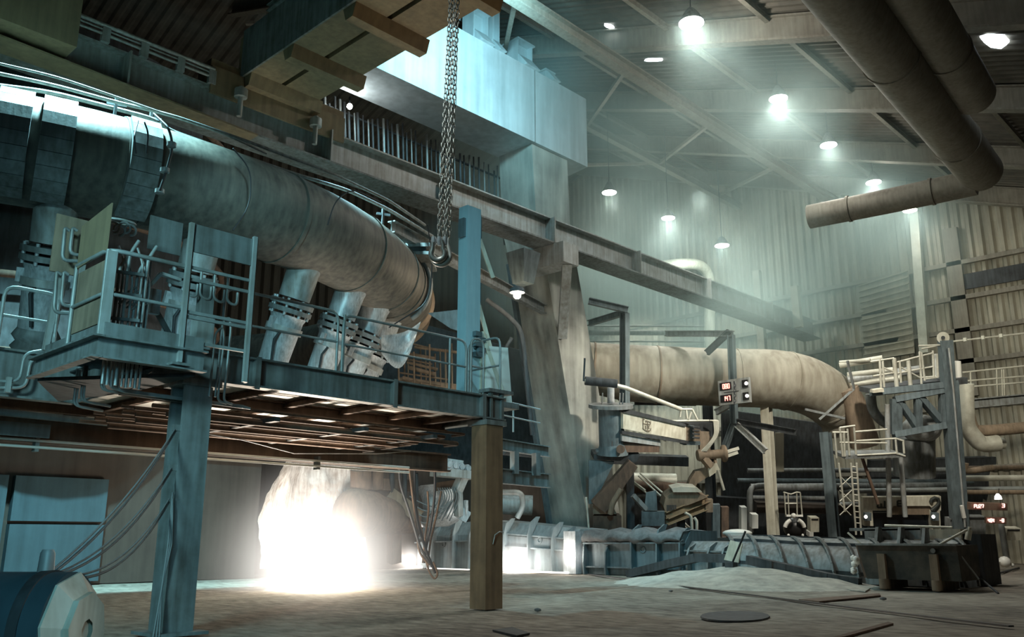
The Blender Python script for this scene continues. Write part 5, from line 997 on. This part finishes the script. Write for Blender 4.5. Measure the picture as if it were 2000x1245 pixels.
# blue scrap machine
bx = thing('covered_motor', 'dark blue cluttered motor unit between the pedestal and the feeder', 'machine', dp(1272, 1040, 40.5))
mb = MB(); mb.hexa([dp(1253, 1028, 40.2), dp(1298, 1028, 40.2), dp(1298, 1028, 41.4), dp(1253, 1028, 41.4), dp(1253, 1000, 40.2), dp(1298, 1000, 40.2), dp(1298, 998, 41.4), dp(1253, 998, 41.4)]); mb.build('base_box', 'steel_b', bx)
mb = MB(); mb.hexa([dp(1258, 998, 40.3), dp(1284, 998, 40.3), dp(1284, 998, 41.2), dp(1258, 998, 41.2), dp(1262, 963, 40.4), dp(1282, 960, 40.4), dp(1282, 958, 41.2), dp(1262, 962, 41.2)]); mb.build('motor_hood', 'steel_b', bx)
mb = MB(); mb.bar(dp(1236, 968, 40.4), dp(1262, 996, 40.4), .25, .2); mb.build('lever', 'steel', bx)
# stair rails going down right
for k, (p, q) in enumerate((((1250, 925), (1300, 968)), ((1247, 930), (1294, 972)), ((1237, 944), (1262, 963)), ((1326, 1018), (1354, 1044)), ((1330, 1015), (1358, 1042)), ((1236, 940), (1260, 958)))):
    mb = MB(); mb.tube([dp(*p, 44), dp(*q, 43)], .045, 6); solo('stair_rail', mb, 'rail_w', ['upper bright stair handrail left of the feeder', 'bright stair rail just under the upper one', 'lower short stair rail by the dark back post', 'stair rail sloping under the feeder, lower of two', 'stair rail sloping under the feeder, upper of two', 'short stair rail directly above the lower one by the back post'][k], 'railing', dp(*p, 44), 'stair handrails by the feeder')

# ================================================================ BACK ROW: PIPE RACKS, CABINETS, LADDERS
def hp(lab, x0, y0, x1, y1, D0_, D1_, r, mat, grp='long pipes at the back'):
    mb = MB(); mb.tube([dp(x0, y0, D0_), dp(x1, y1, D1_)], r, 12); solo('long_pipe', mb, mat, lab, 'pipe', dp(x0, y0, D0_), grp)
LP = [(1225, 938, 1320, 940, 50, 50, .42, 'rail_w', 'pale dusty pipe behind the stair rails'), (1225, 952, 1345, 954, 49, 50, .34, 'rust', 'brown pipe just under the pale dusty pipe'), (1225, 970, 1300, 970, 49, 49, .12, 'steel', 'thin pipe behind the motor unit'),
      (1440, 940, 1900, 942, 52, 52, .16, 'steel_b', 'upper blue-grey pipe crossing behind the posts'), (1466, 953, 1870, 950, 50, 50, .22, 'steel', 'shiny pipe crossing behind the posts at mid height'), (1466, 972, 1620, 974, 50, 50, .12, 'steel', 'thin low pipe left of the elbow post'), (1460, 920, 1870, 918, 52, 52, .14, 'steel', 'topmost pipe crossing behind the posts'),
      (1640, 960, 2010, 955, 50, 48, .14, 'rail', 'bright thin pipe running to the picture edge above the readout'), (1880, 935, 2010, 934, 48, 48, .16, 'rail_w', 'pale pipe right of the blue mast'), (1880, 962, 2010, 962, 47, 47, .12, 'rust_l', 'brown pipe above the red readout'), (1880, 915, 2010, 913, 49, 49, .12, 'rust_l', 'thin brown pipe high right of the mast'),
      (1640, 985, 1700, 985, 48, 48, .1, 'steel', 'short pipe stub left of the white panel'), (980, 875, 1050, 882, 36, 38, .3, 'steel_d', 'dark pipe behind the brown platform column'), (975, 985, 1040, 988, 44, 44, .5, 'steel_l', 'bright cyan-lit drum pipe behind the brown column')]
for x0, y0, x1, y1, a, b_, r, mt, lab in LP: hp(lab, x0, y0, x1, y1, a, b_, r, mt)
mb = MB(); mb.tube(fillet([dp(980, 962, 40), dp(1020, 962, 40), dp(1022, 990, 40), dp(1010, 1012, 40)], .5), .13, 10); solo('bent_pipe', mb, 'rail', 'cyan-lit pipe bend behind the brown platform column', 'pipe', dp(1022, 990, 40))
mb = MB(); mb.tube(fillet([dp(1466, 1040, 46), dp(1464, 951, 46), dp(1500, 949, 46)], .5), .16, 10); solo('bent_pipe', mb, 'steel', 'grey pipe turning down beside the tallest post', 'pipe', dp(1466, 1040, 46))
mb = MB(); mb.cyl(dp(1305, 912, 46), dp(1312, 912, 46), .05, 8); 
# back bulkhead beams; dark screens put in as the dim background
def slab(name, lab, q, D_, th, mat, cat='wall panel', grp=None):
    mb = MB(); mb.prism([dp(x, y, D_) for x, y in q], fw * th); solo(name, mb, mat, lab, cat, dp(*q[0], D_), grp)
slab('concrete_beam', 'long pale concrete beam low behind the posts', [(1478, 982), (1700, 990), (1700, 1006), (1478, 1002)], 51, .6, 'concrete', 'beam')
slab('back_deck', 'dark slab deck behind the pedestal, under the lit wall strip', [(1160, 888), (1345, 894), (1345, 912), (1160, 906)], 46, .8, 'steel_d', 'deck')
slab('dark_backdrop', 'dark stand-in bulkhead behind the feeder and the posts', [(1225, 960), (1700, 990), (1700, 1075), (1225, 1075)], 54, .5, 'steel_d', 'backdrop')
slab('dark_backdrop', 'dark stand-in bulkhead under the duct between the posts', [(1412, 800), (1620, 830), (1640, 985), (1412, 985)], 55, .5, 'steel_d', 'backdrop')
slab('dark_backdrop', 'dark stand-in bulkhead right of the blue mast', [(1700, 900), (2060, 890), (2060, 1088), (1700, 1086)], 53, .5, 'steel_d', 'backdrop')
slab('dark_backdrop', 'dark stand-in screen behind the brown column and the leaning column', [(700, 600), (1075, 700), (1075, 1060), (700, 1060)], 52, .5, 'steel_d', 'backdrop')
slab('lit_sheet_strip', 'pale narrow sheet strip between the tallest post and the elbow post', [(1514, 846), (1531, 846), (1531, 922), (1514, 922)], 50, .1, 'sheet', 'sheet')
for k, (x0, y0, x1, y1, mt, lab) in enumerate(((1448, 992, 1459, 1044, 'white', 'tall narrow white cabinet left of the tallest post'), (1469, 1006, 1481, 1033, 'white', 'small white box beside the narrow white cabinet'), (1583, 1012, 1600, 1040, 'cream', 'cream cabinet between the ladder and the elbow post'), (1581, 1040, 1589, 1050, 'white', 'tiny white can below the cream cabinet'),
     (1966, 1033, 1994, 1056, 'cream', 'cream cabinet with a dark slot near the picture edge'), (1888, 1010, 1925, 1048, 'steel', 'large grey cabinet below the red readout'), (1855, 1014, 1880, 1040, 'steel', 'smaller grey cabinet behind the mast foot'), (1411, 1040, 1418, 1050, 'white', 'white canister at the foot of the feeder'))):
    D_ = 44 if x0 < 1700 else 42; t = thing('cabinet', lab, 'cabinet', dp(x0, y1, D_), 'cabinets along the back'); mb = MB(); mb.prism([dp(x0, y0, D_), dp(x1, y0, D_), dp(x1, y1, D_), dp(x0, y1, D_)], fw * .5); mb.build('body', mt, t)
    if x1 - x0 > 12: mb = MB(); mb.prism([dp(x0 + 2, y0 + 2, D_ - .02), dp(x1 - 2, y0 + 2, D_ - .02), dp(x1 - 2, y0 + 5, D_ - .02), dp(x0 + 2, y0 + 5, D_ - .02)], fw * .03); mb.build('slot', 'black', t)
mb = MB(); mb.sphere(dp(1440, 1042, 38), .5, 14, (1.3, 1.3, .35)); solo('white_sack', mb, 'white', 'flat white sack lying on the trough behind the spade', 'sack', dp(1440, 1045, 38))
mb = MB(); mb.bar(dp(1424, 1046, 37), dp(1463, 1047, 37), .3, .12); solo('white_plank', mb, 'white', 'white plank under the flat sack', 'plank', dp(1424, 1046, 37))
# dark wheeled unit with white curved guards and ladder behind
wu = thing('wheeled_unit', 'dark round hose unit with two white curved guards', 'machine', dp(1552, 1048, 43))
mb = MB(); mb.sphere(dp(1552, 1032, 43.4), .55, 18, (1, 1, .95)); mb.build('drum', 'black', wu)
for s_ in (-1, 1):
    q = [dp(1552 + s_ * r * math.cos(a), 1034 - r * math.sin(a), 42.8) for r in (19,) for a in [math.radians(v) for v in (12, 25, 38, 52, 66)]]; mb = MB(); mb.tube(q, .1, 10); mb.build('curved_guard', 'white', wu)
mb = MB(); mb.bar(dp(1535, 1008, 42.9), dp(1567, 1008, 42.9), .2, .1); mb.sphere(dp(1550, 1008, 42.7), .13, 10); mb.build('head_bar', 'white', wu)
mb = MB(); mb.sphere(dp(1540, 1046, 42.6), .07, 8); mb.sphere(dp(1568, 1046, 42.6), .07, 8); mb.build('caster', 'white', wu)
ld = thing('guarded_ladder', 'small pale ladder with hooped top behind the wheeled unit', 'ladder', dp(1550, 1010, 43.6))
for x0, x1 in ((1532, 1535), (1539, 1541), (1556, 1557), (1563, 1567)): mb = MB(); mb.tube([dp(x0, 964, 43.6), dp(x1, 1010, 43.6)], .035, 6); mb.build('stile', 'rail_w', ld)
for py, w0, w1 in ((984, 1533, 1556), (1008, 1535, 1566)): mb = MB(); mb.tube([dp(w0, py, 43.6), dp(w1, py, 43.6)], .035, 6); mb.build('rung', 'rail_w', ld)
mb = MB(); mb.tube([dp(1530, 962, 43.6), dp(1545, 966, 43.6), dp(1556, 962, 43.6), dp(1563, 963, 43.6)], .035, 6); mb.build('top_hoop', 'rail_w', ld)

# ladder tower and caged platform
lt = thing('ladder_tower', 'pale caged ladder rising from the floor to the small railed platform', 'ladder', dp(1665, 1045, 40))
def tube_d(par, nm, pts, D_, r, mat): mb = MB(); mb.tube([dp(x, y, D_) for x, y in pts], r, 6); return mb.build(nm, mat, par)
for x0, x1 in ((1662, 1672), (1673, 1682), (1638, 1650)): tube_d(lt, 'stile', [(x0, 905), (x1, 1045 if x0 != 1638 else 1000)], 40, .045, 'rail_w')
for k in range(12): tube_d(lt, 'rung', [(1663 + .7 * k, 912 + 11 * k), (1674 + .7 * k, 913 + 11 * k)], 40, .025, 'rail_w')
for py in (930, 958, 985): tube_d(lt, 'lattice', [(1640, py), (1662, py + 22)], 40, .025, 'rail_w'); tube_d(lt, 'lattice', [(1640, py + 22), (1664, py)], 40, .025, 'rail_w')
cg = thing('railed_platform', 'small platform with white railings and a hooped ladder cage', 'platform', dp(1700, 892, 41))
for x0, y0, x1, y1 in ((1640, 836, 1646, 892), (1655, 838, 1659, 890), (1668, 835, 1672, 888), (1764, 860, 1766, 886), (1749, 858, 1752, 888), (1648, 845, 1650, 892), (1630, 845, 1634, 895)): tube_d(cg, 'post', [(x0, y0), (x1, y1)], 41, .05, 'rail_w')
for x0, y0, x1, y1 in ((1640, 836, 1670, 832), (1670, 844, 1732, 839), (1672, 862, 1750, 857), (1674, 890, 1750, 886), (1626, 845, 1656, 845), (1640, 865, 1732, 866), (1750, 886, 1768, 892), (1750, 857, 1765, 862)): tube_d(cg, 'rail', [(x0, y0), (x1, y1)], 41, .045, 'rail_w')
mb = MB(); mb.prism([dp(1650, 890, 41), dp(1768, 888, 41), dp(1768, 894, 41), dp(1650, 897, 41)], fw * 1.5); mb.build('deck', 'steel', cg)
for x0, x1 in ((1733, 1737), (1759, 1768)): tube_d(cg, 'support', [(x0, 790 if x0 == 1733 else 892), (x1, 1010)], 42, .12, 'steel_l')
tube_d(cg, 'brace', [(1684, 895), (1715, 985)], 41.5, .08, 'rust')
# blue gantry mast with truss and pulley
gm = thing('gantry_mast', 'tall blue-grey twin mast with a pulley on top', 'mast', dp(1872, 1050, 42))
for x0, x1, w_, mt in ((1846, 1872, .55, 'steel_b'), (1861, 1884, .35, 'steel_b')):
    mb = MB(); a, b_ = dp(x0, 665 if x0 == 1846 else 748, 42), dp(x1, 1052, 42); mb.bar(a, b_, w_, .45, fw); mb.build('leg', mt, gm)
mb = MB(); mb.cyl(dp(1842, 660, 41.9), dp(1842, 660, 42.3), .28, 20); mb.build('pulley', 'rail_w', gm)
mb = MB(); mb.cyl(dp(1842, 660, 41.8), dp(1842, 660, 41.9), .09, 12); mb.build('pulley_hub', 'steel_d', gm)
tube_d(gm, 'cable', [(1853, 680), (1862, 760), (1885, 1030)], 41.6, .05, 'steel_l')
mb = MB(); mb.bar(dp(1878, 988, 41.6), dp(1883, 1012, 41.6), .14, .14, fw); mb.build('white_sleeve', 'white', gm)
tg = thing('truss_gate', 'blue open truss panel with two diagonals hung from the mast', 'truss', dp(1790, 850, 42))
for p, q, w_ in (((1750, 780), (1750, 848), .5), ((1747, 781), (1845, 762), .35), ((1745, 850), (1845, 832), .45), ((1792, 772), (1794, 842), .3), ((1756, 784), (1790, 834), .25), ((1796, 776), (1836, 822), .3), ((1842, 762), (1842, 836), .35), ((1700, 768), (1870, 750), .3)):
    mb = MB(); mb.bar(dp(*p, 42), dp(*q, 42), w_, .3, fw if abs(q[0] - p[0]) < 20 else (0, 0, 1)); mb.build('member', 'steel_b', tg)
mb = MB(); mb.sphere(dp(1800, 838, 44), .95, 18, (1, 1, .75)); solo('domed_vessel', mb, 'steel_l', 'pale domed vessel seen through the blue truss', 'vessel', dp(1800, 845, 44))
mb = MB(); mb.cyl(dp(1785, 858, 44.5), dp(1786, 930, 44.5), 1.0, 20); solo('vessel_skirt', mb, 'steel', 'grey drum skirt below the domed vessel', 'vessel', dp(1786, 930, 44.5))
# upper walkway with white railings
uw = thing('upper_walkway', 'upper walkway with a crowd of white railings left of the mast', 'walkway', dp(1780, 750, 42))
for x0, y0, x1, y1 in ((1718, 702, 1721, 758), (1724, 705, 1727, 757), (1746, 700, 1753, 768), (1774, 705, 1779, 762), (1796, 688, 1800, 752), (1800, 690, 1806, 744), (1822, 685, 1824, 738), (1830, 692, 1832, 738), (1757, 705, 1760, 748)): tube_d(uw, 'post', [(x0, y0), (x1, y1)], 42, .055 if x0 not in (1746, 1774) else .1, 'rail_w')
for x0, y0, x1, y1 in ((1700, 707, 1746, 700), (1795, 688, 1800, 690), (1705, 735, 1750, 728), (1752, 708, 1822, 690), (1752, 730, 1825, 716), (1724, 718, 1750, 728), (1760, 718, 1796, 738), (1800, 738, 1828, 736), (1794, 676, 1852, 674), (1800, 682, 1828, 676), (1806, 741, 1830, 738)): tube_d(uw, 'rail', [(x0, y0), (x1, y1)], 42, .045, 'rail_w')
mb = MB(); mb.prism([dp(x, y, 42.2) for x, y in ((1704, 760), (1890, 738), (1890, 750), (1704, 770))], fw * 1.6); mb.build('deck', 'steel_d', uw)
mb = MB(); mb.prism([dp(x, y, 41.6) for x, y in ((1706, 762), (1726, 759), (1727, 766), (1706, 768))], fw * .4); mb.build('lit_plate', 'cream', uw)
for px in (1832, 1868): mb = MB(); mb.cyl(dp(px, 692 if px == 1832 else 706, 42.8), dp(px + 2, 736 if px == 1832 else 740, 42.8), .2, 12); mb.build('white_cylinder', 'white', uw)
for k, (x0, y0, x1, y1, r) in enumerate(((1640, 714, 1724, 700, .16), (1655, 742, 1800, 722, .22), (1655, 733, 1750, 722, .14), (1640, 708, 1700, 704, .09), (1660, 752, 1760, 738, .16))):
    mb = MB(); mb.tube([dp(x0, y0, 46), dp(x1, y1, 45)], r, 12); solo('bridge_pipe', mb, 'rail_w' if k != 1 else 'steel_l', ['uppermost pale pipe between the duct elbow and the walkway', 'thickest pipe between the duct elbow and the walkway', 'middle thin pipe between the duct elbow and the walkway', 'thin pipe resting over the uppermost one', 'lowest pipe between the duct elbow and the walkway'][k], 'pipe', dp(x0, y0, 46), 'pipes from elbow to walkway')
mb = MB(); mb.tube(fillet([dp(1700, 770, 44), dp(1703, 800, 44), dp(1718, 820, 44), dp(1735, 830, 44)], .6), .25, 12); solo('bent_pipe', mb, 'steel', 'grey pipe bending down left of the blue truss', 'pipe', dp(1703, 800, 44))
# right edge walkway and pipes
rw = thing('wall_walkway', 'walkway along the end wall right of the mast with thin railings', 'walkway', dp(1940, 780, 47))
mb = MB(); mb.ibar(dp(1872, 792, 46), dp(2040, 776, 46), .5, .5, .06); mb.build('deck_beam', 'steel', rw)
for py0, py1 in ((728, 712), (745, 733), (757, 745)): tube_d(rw, 'rail', [(1880, py0), (2030, py1)], 46, .045, 'rail_w')
for px in (1895, 1946, 1956, 1960): tube_d(rw, 'post', [(px, 727 if px < 1900 else 722), (px + 2, 775)], 46, .045, 'rail_w')
for k, (q, r) in enumerate((([(1885, 750), (1886, 800), (1890, 835), (1910, 862), (1925, 868), (1950, 866)], .42), ([(1890, 800), (1898, 830), (1915, 842), (2020, 834)], .3), ([(1886, 905), (1888, 920), (1940, 914)], .16), ([(1925, 868), (1960, 866)], .3))):
    P = swept([dp(x, y, 45 + .5 * k) for x, y in q], None); mb = MB(); mb.tube(P, r, 14); solo('curved_pipe', mb, 'rail_w' if k in (0, 3) else 'rust_l', ['fat white pipe curving down right of the mast', 'pipe curving behind the fat white one to the picture edge', 'small brown pipe bend lower right of the mast', 'short white pipe end beside the fat white curve'][k], 'pipe', P[0], 'curved pipes right of the mast')
tube = thing('wall_conduit', 'long thin pale conduit on the end wall right of the pulley', 'pipe', dp(1860, 668, 47)); tube_d(tube, 'conduit', [(1856, 668), (2030, 648)], 47, .05, 'rail_w')
for px in (1885, 1920, 1955): mb = MB(); mb.cbox(dp(px, 664 - (px - 1885) * .11, 46.9), .15, .15, .2); mb.build('clip', 'rail_w', tube)
# white panel with writing and window
wpn = thing('pulpit_panel', 'cream control pulpit front with large painted characters and a dark window', 'cabin', dp(1765, 1040, 43))
DW = 43
def prq(par, nm, q, D_, th, mat): mb = MB(); mb.prism([dp(x, y, D_) for x, y in q], fw * th); return mb.build(nm, mat, par)
prq(wpn, 'fascia', [(1686, 972), (1838, 970), (1838, 998), (1826, 998), (1816, 989), (1745, 989), (1740, 998), (1686, 998)], DW, .3, 'cream')
prq(wpn, 'left_pillar', [(1686, 998), (1704, 998), (1706, 1028), (1688, 1028)], DW, .3, 'cream'); prq(wpn, 'right_pillar', [(1816, 998), (1836, 998), (1838, 1048), (1822, 1048)], DW, .3, 'cream')
prq(wpn, 'window', [(1706, 1002), (1816, 1002), (1818, 1035), (1708, 1035)], DW + .3, .1, plain('dark_glass', (.01, .014, .018), .1))
prq(wpn, 'blind', [(1738, 990), (1816, 990), (1818, 1006), (1738, 1006)], DW + .1, .15, 'rust_l')
for px in (1690, 1822): prq(wpn, 'lamp_box', [(px, 1003), (px + 12, 1003), (px + 12, 1018), (px, 1018)], DW - .3, .25, 'steel_b')
for px in (1691, 1823): mb = MB(); mb.sphere(dp(px, 1010, DW - .35), .09, 8); mb.build('lamp', glow('pulpit_lamp', (1, .95, .85), 2.5), wpn)
dk = plain('sign_black', (.03, .035, .03)); mb = MB()
for p, q in (((1714, 979), (1714, 992)), ((1714, 992), (1730, 992)), ((1728, 979), (1728, 992)), ((1721, 984), (1721, 992)), ((1753, 979), (1763, 979)), ((1753, 979), (1753, 989)), ((1753, 984), (1762, 984)), ((1753, 989), (1763, 989))): mb.bar(dp(*p, DW - .03), dp(*q, DW - .03), .07, .05, fw)
mb.build('painted_letters', dk, wpn)
mb = MB(); q = [(1818, 982), (1820, 976), (1826, 973), (1832, 975), (1834, 981), (1832, 987), (1825, 993), (1819, 998)]; mb.tube([dp(x, y, DW - .04) for x, y in q], .09, 6); mb.tube([dp(1823, 998, DW - .04), dp(1831, 988, DW - .04)], .09, 6); mb.build('painted_numeral_two', dk, wpn)
# red readouts near the edge
for q, tx, X_ in (((1894, 983, 1965, 997), None, 41), ):
    rb = thing('readout_board', 'long dark board with glowing pinkish characters near the picture edge', 'display', dp(1930, 995, 41)); prq(rb, 'case', [(1892, 982), (1968, 984), (1968, 998), (1892, 996)], 41, .15, 'rust')
def txt_tubes(par, x0, y0, s, w_, D_, mat):
    G = {'P': [(0, 1, 0, 0), (0, 0, 1, 0), (1, 0, 1, .5), (1, .5, 0, .5)], 'U': [(0, 0, 0, 1), (0, 1, 1, 1), (1, 1, 1, 0)], '2': [(0, 0, 1, 0), (1, 0, 1, .5), (1, .5, 0, .5), (0, .5, 0, 1), (0, 1, 1, 1)], '7': [(0, 0, 1, 0), (1, 0, .6, 1)], '3': [(0, 0, 1, 0), (1, 0, 1, 1), (0, 1, 1, 1), (.2, .5, 1, .5)], 'R': [(0, 1, 0, 0), (0, 0, 1, 0), (1, 0, 1, .5), (1, .5, 0, .5), (.4, .5, 1, 1)], '4': [(0, 0, 0, .6), (0, .6, 1, .6), (.8, 0, .8, 1)], '-': [(0, .5, 1, .5)], '8': [(0, 0, 1, 0), (1, 0, 1, 1), (1, 1, 0, 1), (0, 1, 0, 0), (0, .5, 1, .5)]}
    for i, c in enumerate(s):
        if c == ' ': continue
        mb = MB(); x = x0 + i * w_ * 1.35
        for a, b_, c2, d in G[c]: mb.bar(dp(x + a * w_, y0 + b_ * 6.5, D_), dp(x + c2 * w_, y0 + d * 6.5, D_), .035, .035, fw)
        mb.build('character', mat, par)
M['pink'] = glow('pink_character', (1, .55, .5), 1.6)
txt_tubes(rb, 1903, 986, 'PU27', 3.6, 40.9, 'pink'); txt_tubes(rb, 1957, 985, '3', 5, 40.9, 'pink')
rb = thing('readout_board', 'smaller glowing readout pair below the long board', 'display', dp(1945, 1023, 41)); prq(rb, 'case', [(1926, 1011), (1966, 1012), (1966, 1024), (1926, 1023)], 41, .15, 'rust')
txt_tubes(rb, 1930, 1014, '484', 3.2, 40.9, 'pink'); txt_tubes(rb, 1953, 1014, '-8', 3.2, 40.9, 'pink')
hl = thing('hanging_lamp', 'small bright white lamp hanging above the long readout board', 'lamp', dp(1949, 970, 41)); mb = MB(); mb.lathe([(.16, -.14), (.14, .0), (.05, .12)], dp(1949, 970, 40.6), (0, 0, 1), 12); mb.build('shade', glow('small_bulb', (1, .97, .9), 4), hl)
tube_d(hl, 'cord', [(1951, 955), (1951, 968)], 40.6, .015, 'black'); tube_d(hl, 'cord', [(1953, 974), (1954, 984)], 40.6, .015, 'black')
mb = MB(); mb.tube([dp(1955, 1022, 42), dp(1966, 1092, 42)], .14, 10); solo('stand_pipe', mb, 'rail', 'grey stand pipe rising above the white sack at the wall foot', 'pipe', dp(1966, 1092, 42))
P = dp(1962, 1098, 41.5); mb = MB(); mb.sphere(P, .26, 12, (1.1, 1.1, 1.0)); mb.sphere(P + rt * .35 + V((0, 0, -.15)), .09, 8); mb.sphere(P - rt * .35, .1, 8, (1.6, 1.6, .6)); solo('white_sack', mb, 'white', 'crumpled white sack on the floor below the stand pipe', 'sack', P)
# shapes under the leaning column left: dark pipes and rails far behind the platform
bk = thing('far_pipework', 'brownish tangle of far rails and pipes seen between the elbow and the platform rail', 'pipework', dp(830, 730, 44))
random.seed(12)
for k in range(13): x = 778 + 10.5 * k + random.uniform(-3, 3); tube_d(bk, 'upright', [(x, 655 + random.uniform(0, 40)), (x + 1, 745 + (x - 778) * .12)], 42 + k % 3, .05, 'rust_l')
for k in range(8): y = 668 + 10 * k; x = 770 + random.uniform(0, 40); tube_d(bk, 'cross_pipe', [(x, y), (x + random.uniform(50, 110), y + 14)], 42.5, .045 + .03 * (k % 3), 'rust_l')
mb = MB(); mb.prism([dp(x, y, 43) for x, y in ((780, 738), (890, 752), (890, 762), (780, 748))], fw * .5); mb.build('lit_deck_edge', 'rust_l', bk)
for k, (q, r) in enumerate((([(950, 585), (1000, 625), (1020, 660), (1030, 760), (1040, 850)], .12), ([(1000, 660), (985, 690), (975, 760)], .1), ([(1140, 745), (1142, 700)], .05))):
    P = swept([dp(x, y, 36) for x, y in q], None); mb = MB(); mb.tube(P, r * .8, 10); solo('loose_pipe', mb, 'steel_d', ['long curved pipe falling from the lamp to the foot of the leaning column', 'shorter curved pipe left of the long one', 'thin hose end on the leaning column'][k], 'pipe', P[0], 'pipes beside the leaning column')
tl_ = thing('canvas_hood', 'slack cyan canvas and duct mouth hanging below the pipe elbow', 'hood', dp(780, 650, 32))
vs = []; 
for i in range(9):
    for j in range(7):
        p = lerp(dp(745 + 0 * j, 655 + 6 * j, 30), dp(822 - 3 * j, 628 + 9 * j, 31), i / 8); p += fw * (.6 * math.sin(PI * i / 8) + .08 * math.sin(j * 2.2)); p.z -= .5 * math.sin(PI * i / 8) * (j / 6 + .3); vs.append(p)
mb = MB(); mb.add(vs, [(i * 7 + j, (i + 1) * 7 + j, (i + 1) * 7 + j + 1, i * 7 + j + 1) for i in range(8) for j in range(6)], True); mb.build('lower_canvas', 'bright', tl_)
mb = MB(); mb.prism([dp(x, y, 31) for x, y in ((835, 612), (905, 604), (905, 650), (880, 642))], fw * .4); mb.build('upper_flap', 'steel_b', tl_)
# louvred panel on the end wall
lv = thing('louvre_panel', 'tall slatted panel let into the end wall left of the bright wall post', 'panel', ax(1720, 700, 58.2))
mb = MB(); q = [ax(1678, 560, 58.5), ax(1774, 530, 58.5), ax(1786, 690, 58.5), ax(1690, 705, 58.5)]; mb.prism(q, (.1, 0, 0)); mb.build('panel', 'sheet', lv)
for k in range(14):
    t = k / 13; a, b_ = lerp(q[0], q[3], t), lerp(q[1], q[2], t); mb = MB(); mb.bar(a - V((.12, 0, 0)), b_ - V((.12, 0, 0)), .14, .07); mb.build('slat', 'sheet', lv)
mb = MB(); mb.bar(ax(1786, 415, 58.0), ax(1806, 690, 58.0), .55, .4, (1, 0, 0)); solo('wall_post', mb, 'rail_w', 'pale wall post below the last ceiling lamp', 'post', ax(1806, 690, 58))
for k, (x0, x1, ya, yb, X_) in enumerate(((1478, 1491, 530, 700, 54), (1552, 1560, 560, 640, 54))):
    mb = MB(); mb.bar(ax(x0, ya, X_), ax(x1, yb, X_), .5, .4, (1, 0, 0)); solo('wall_post', mb, 'rail_w', ['pale post above the runway girder right of the white pipe bend', 'short pale post at the far end of the runway girder'][k], 'post', ax(x1, yb, X_))

# ================================================================ CEILING LAMPS AND HAZE
def high_bay(px, py, e, lab, z=22.0, col=(1.0, .96, .88), s=1.0, r=.42, k=.3):
    p = az(px, py, z); t = thing('high_bay_lamp', lab, 'lamp', p, 'high bay lamps under the roof')
    mb = MB(); mb.lathe([(r * 1.0, -.1), (r * .97, -.02)], p, (0, 0, 1), 20); mb.build('lens', 'lamp', t)
    mb = MB(); mb._lathe([(r * 1.02, -.08), (r * 1.1, -.05), (r * .5, .45), (.12, .6), (.02, .6)], p, V((0, 0, 1)), 20, True); mb.build('reflector', 'steel', t)
    mb = MB(); mb.cyl(p + V((0, 0, .6)), (p.x, p.y, min(roof_z(p.y) - .2, 40)), .025, 6); mb.build('suspension', 'steel_d', t)
    light('SPOT', 'high_bay_light', p + V((0, 0, -.3)), e, col, p + V((0, 0, -9)), .4, 125, .6)
    light('POINT', 'high_bay_spill', p + V((0, 0, -.55)), e * k, col, size=.3)
high_bay(1350, 42, 2600, 'largest glaring lamp, wreathed in smoke near the picture top', r=.5)
high_bay(1520, 190, 1300, 'second lamp of the long row, below the wide roof duct'); high_bay(1618, 281, 900, 'third lamp of the long row'); high_bay(1706, 354, 800, 'fourth lamp of the long row'); high_bay(1777, 409, 380, 'last lamp of the long row, above the wall post')
high_bay(1190, 374, 1300, 'first hazy lamp right of the tower column top', col=(1, .93, .82), k=.5); high_bay(1305, 424, 1300, 'middle hazy lamp of the short row', k=.5); high_bay(1410, 478, 1600, 'lowest hazy lamp of the short row, in thick smoke', r=.5, k=.6, col=(.86, 1, .97))
light('SPOT', 'wall_wash', (53, 40.5, 19.5), 3600, (.95, 1, .94), (59, 42, 14.5), .6, 84, .8)
light('SPOT', 'wall_wash_low', (54, 36, 12.5), 1200, (.95, 1, .94), (59, 38, 9.5), .4, 100, .8)
def haze_setup(N, L, pv):
    tc = N.new('ShaderNodeTexCoord'); n = N.new('ShaderNodeTexNoise'); n.inputs['Scale'].default_value = .13; n.inputs['Detail'].default_value = 2.5; L.new(tc.outputs['Object'], n.inputs['Vector'])
    mr = N.new('ShaderNodeMapRange'); mr.inputs['From Min'].default_value = .45; mr.inputs['From Max'].default_value = .75; mr.inputs['To Min'].default_value = .007; mr.inputs['To Max'].default_value = .16; L.new(n.outputs[0], mr.inputs['Value']); L.new(mr.outputs[0], pv.inputs['Density'])
    pv.inputs['Color'].default_value = (.52, .70, .68, 1); pv.inputs['Anisotropy'].default_value = 0.2
mb = MB(); mb.hexa([(33, 18.5, 9), (57, 18.5, 9), (57, 40, 9), (33, 40, 9), (26, 13, 22.2), (58, 13, 22.2), (58, 40, 30), (26, 36, 29)])
vol('smoke_haze', mb, haze_setup, 'teal smoke drifting under the roof among the hanging lamps', 'smoke', (45, 27, 15))
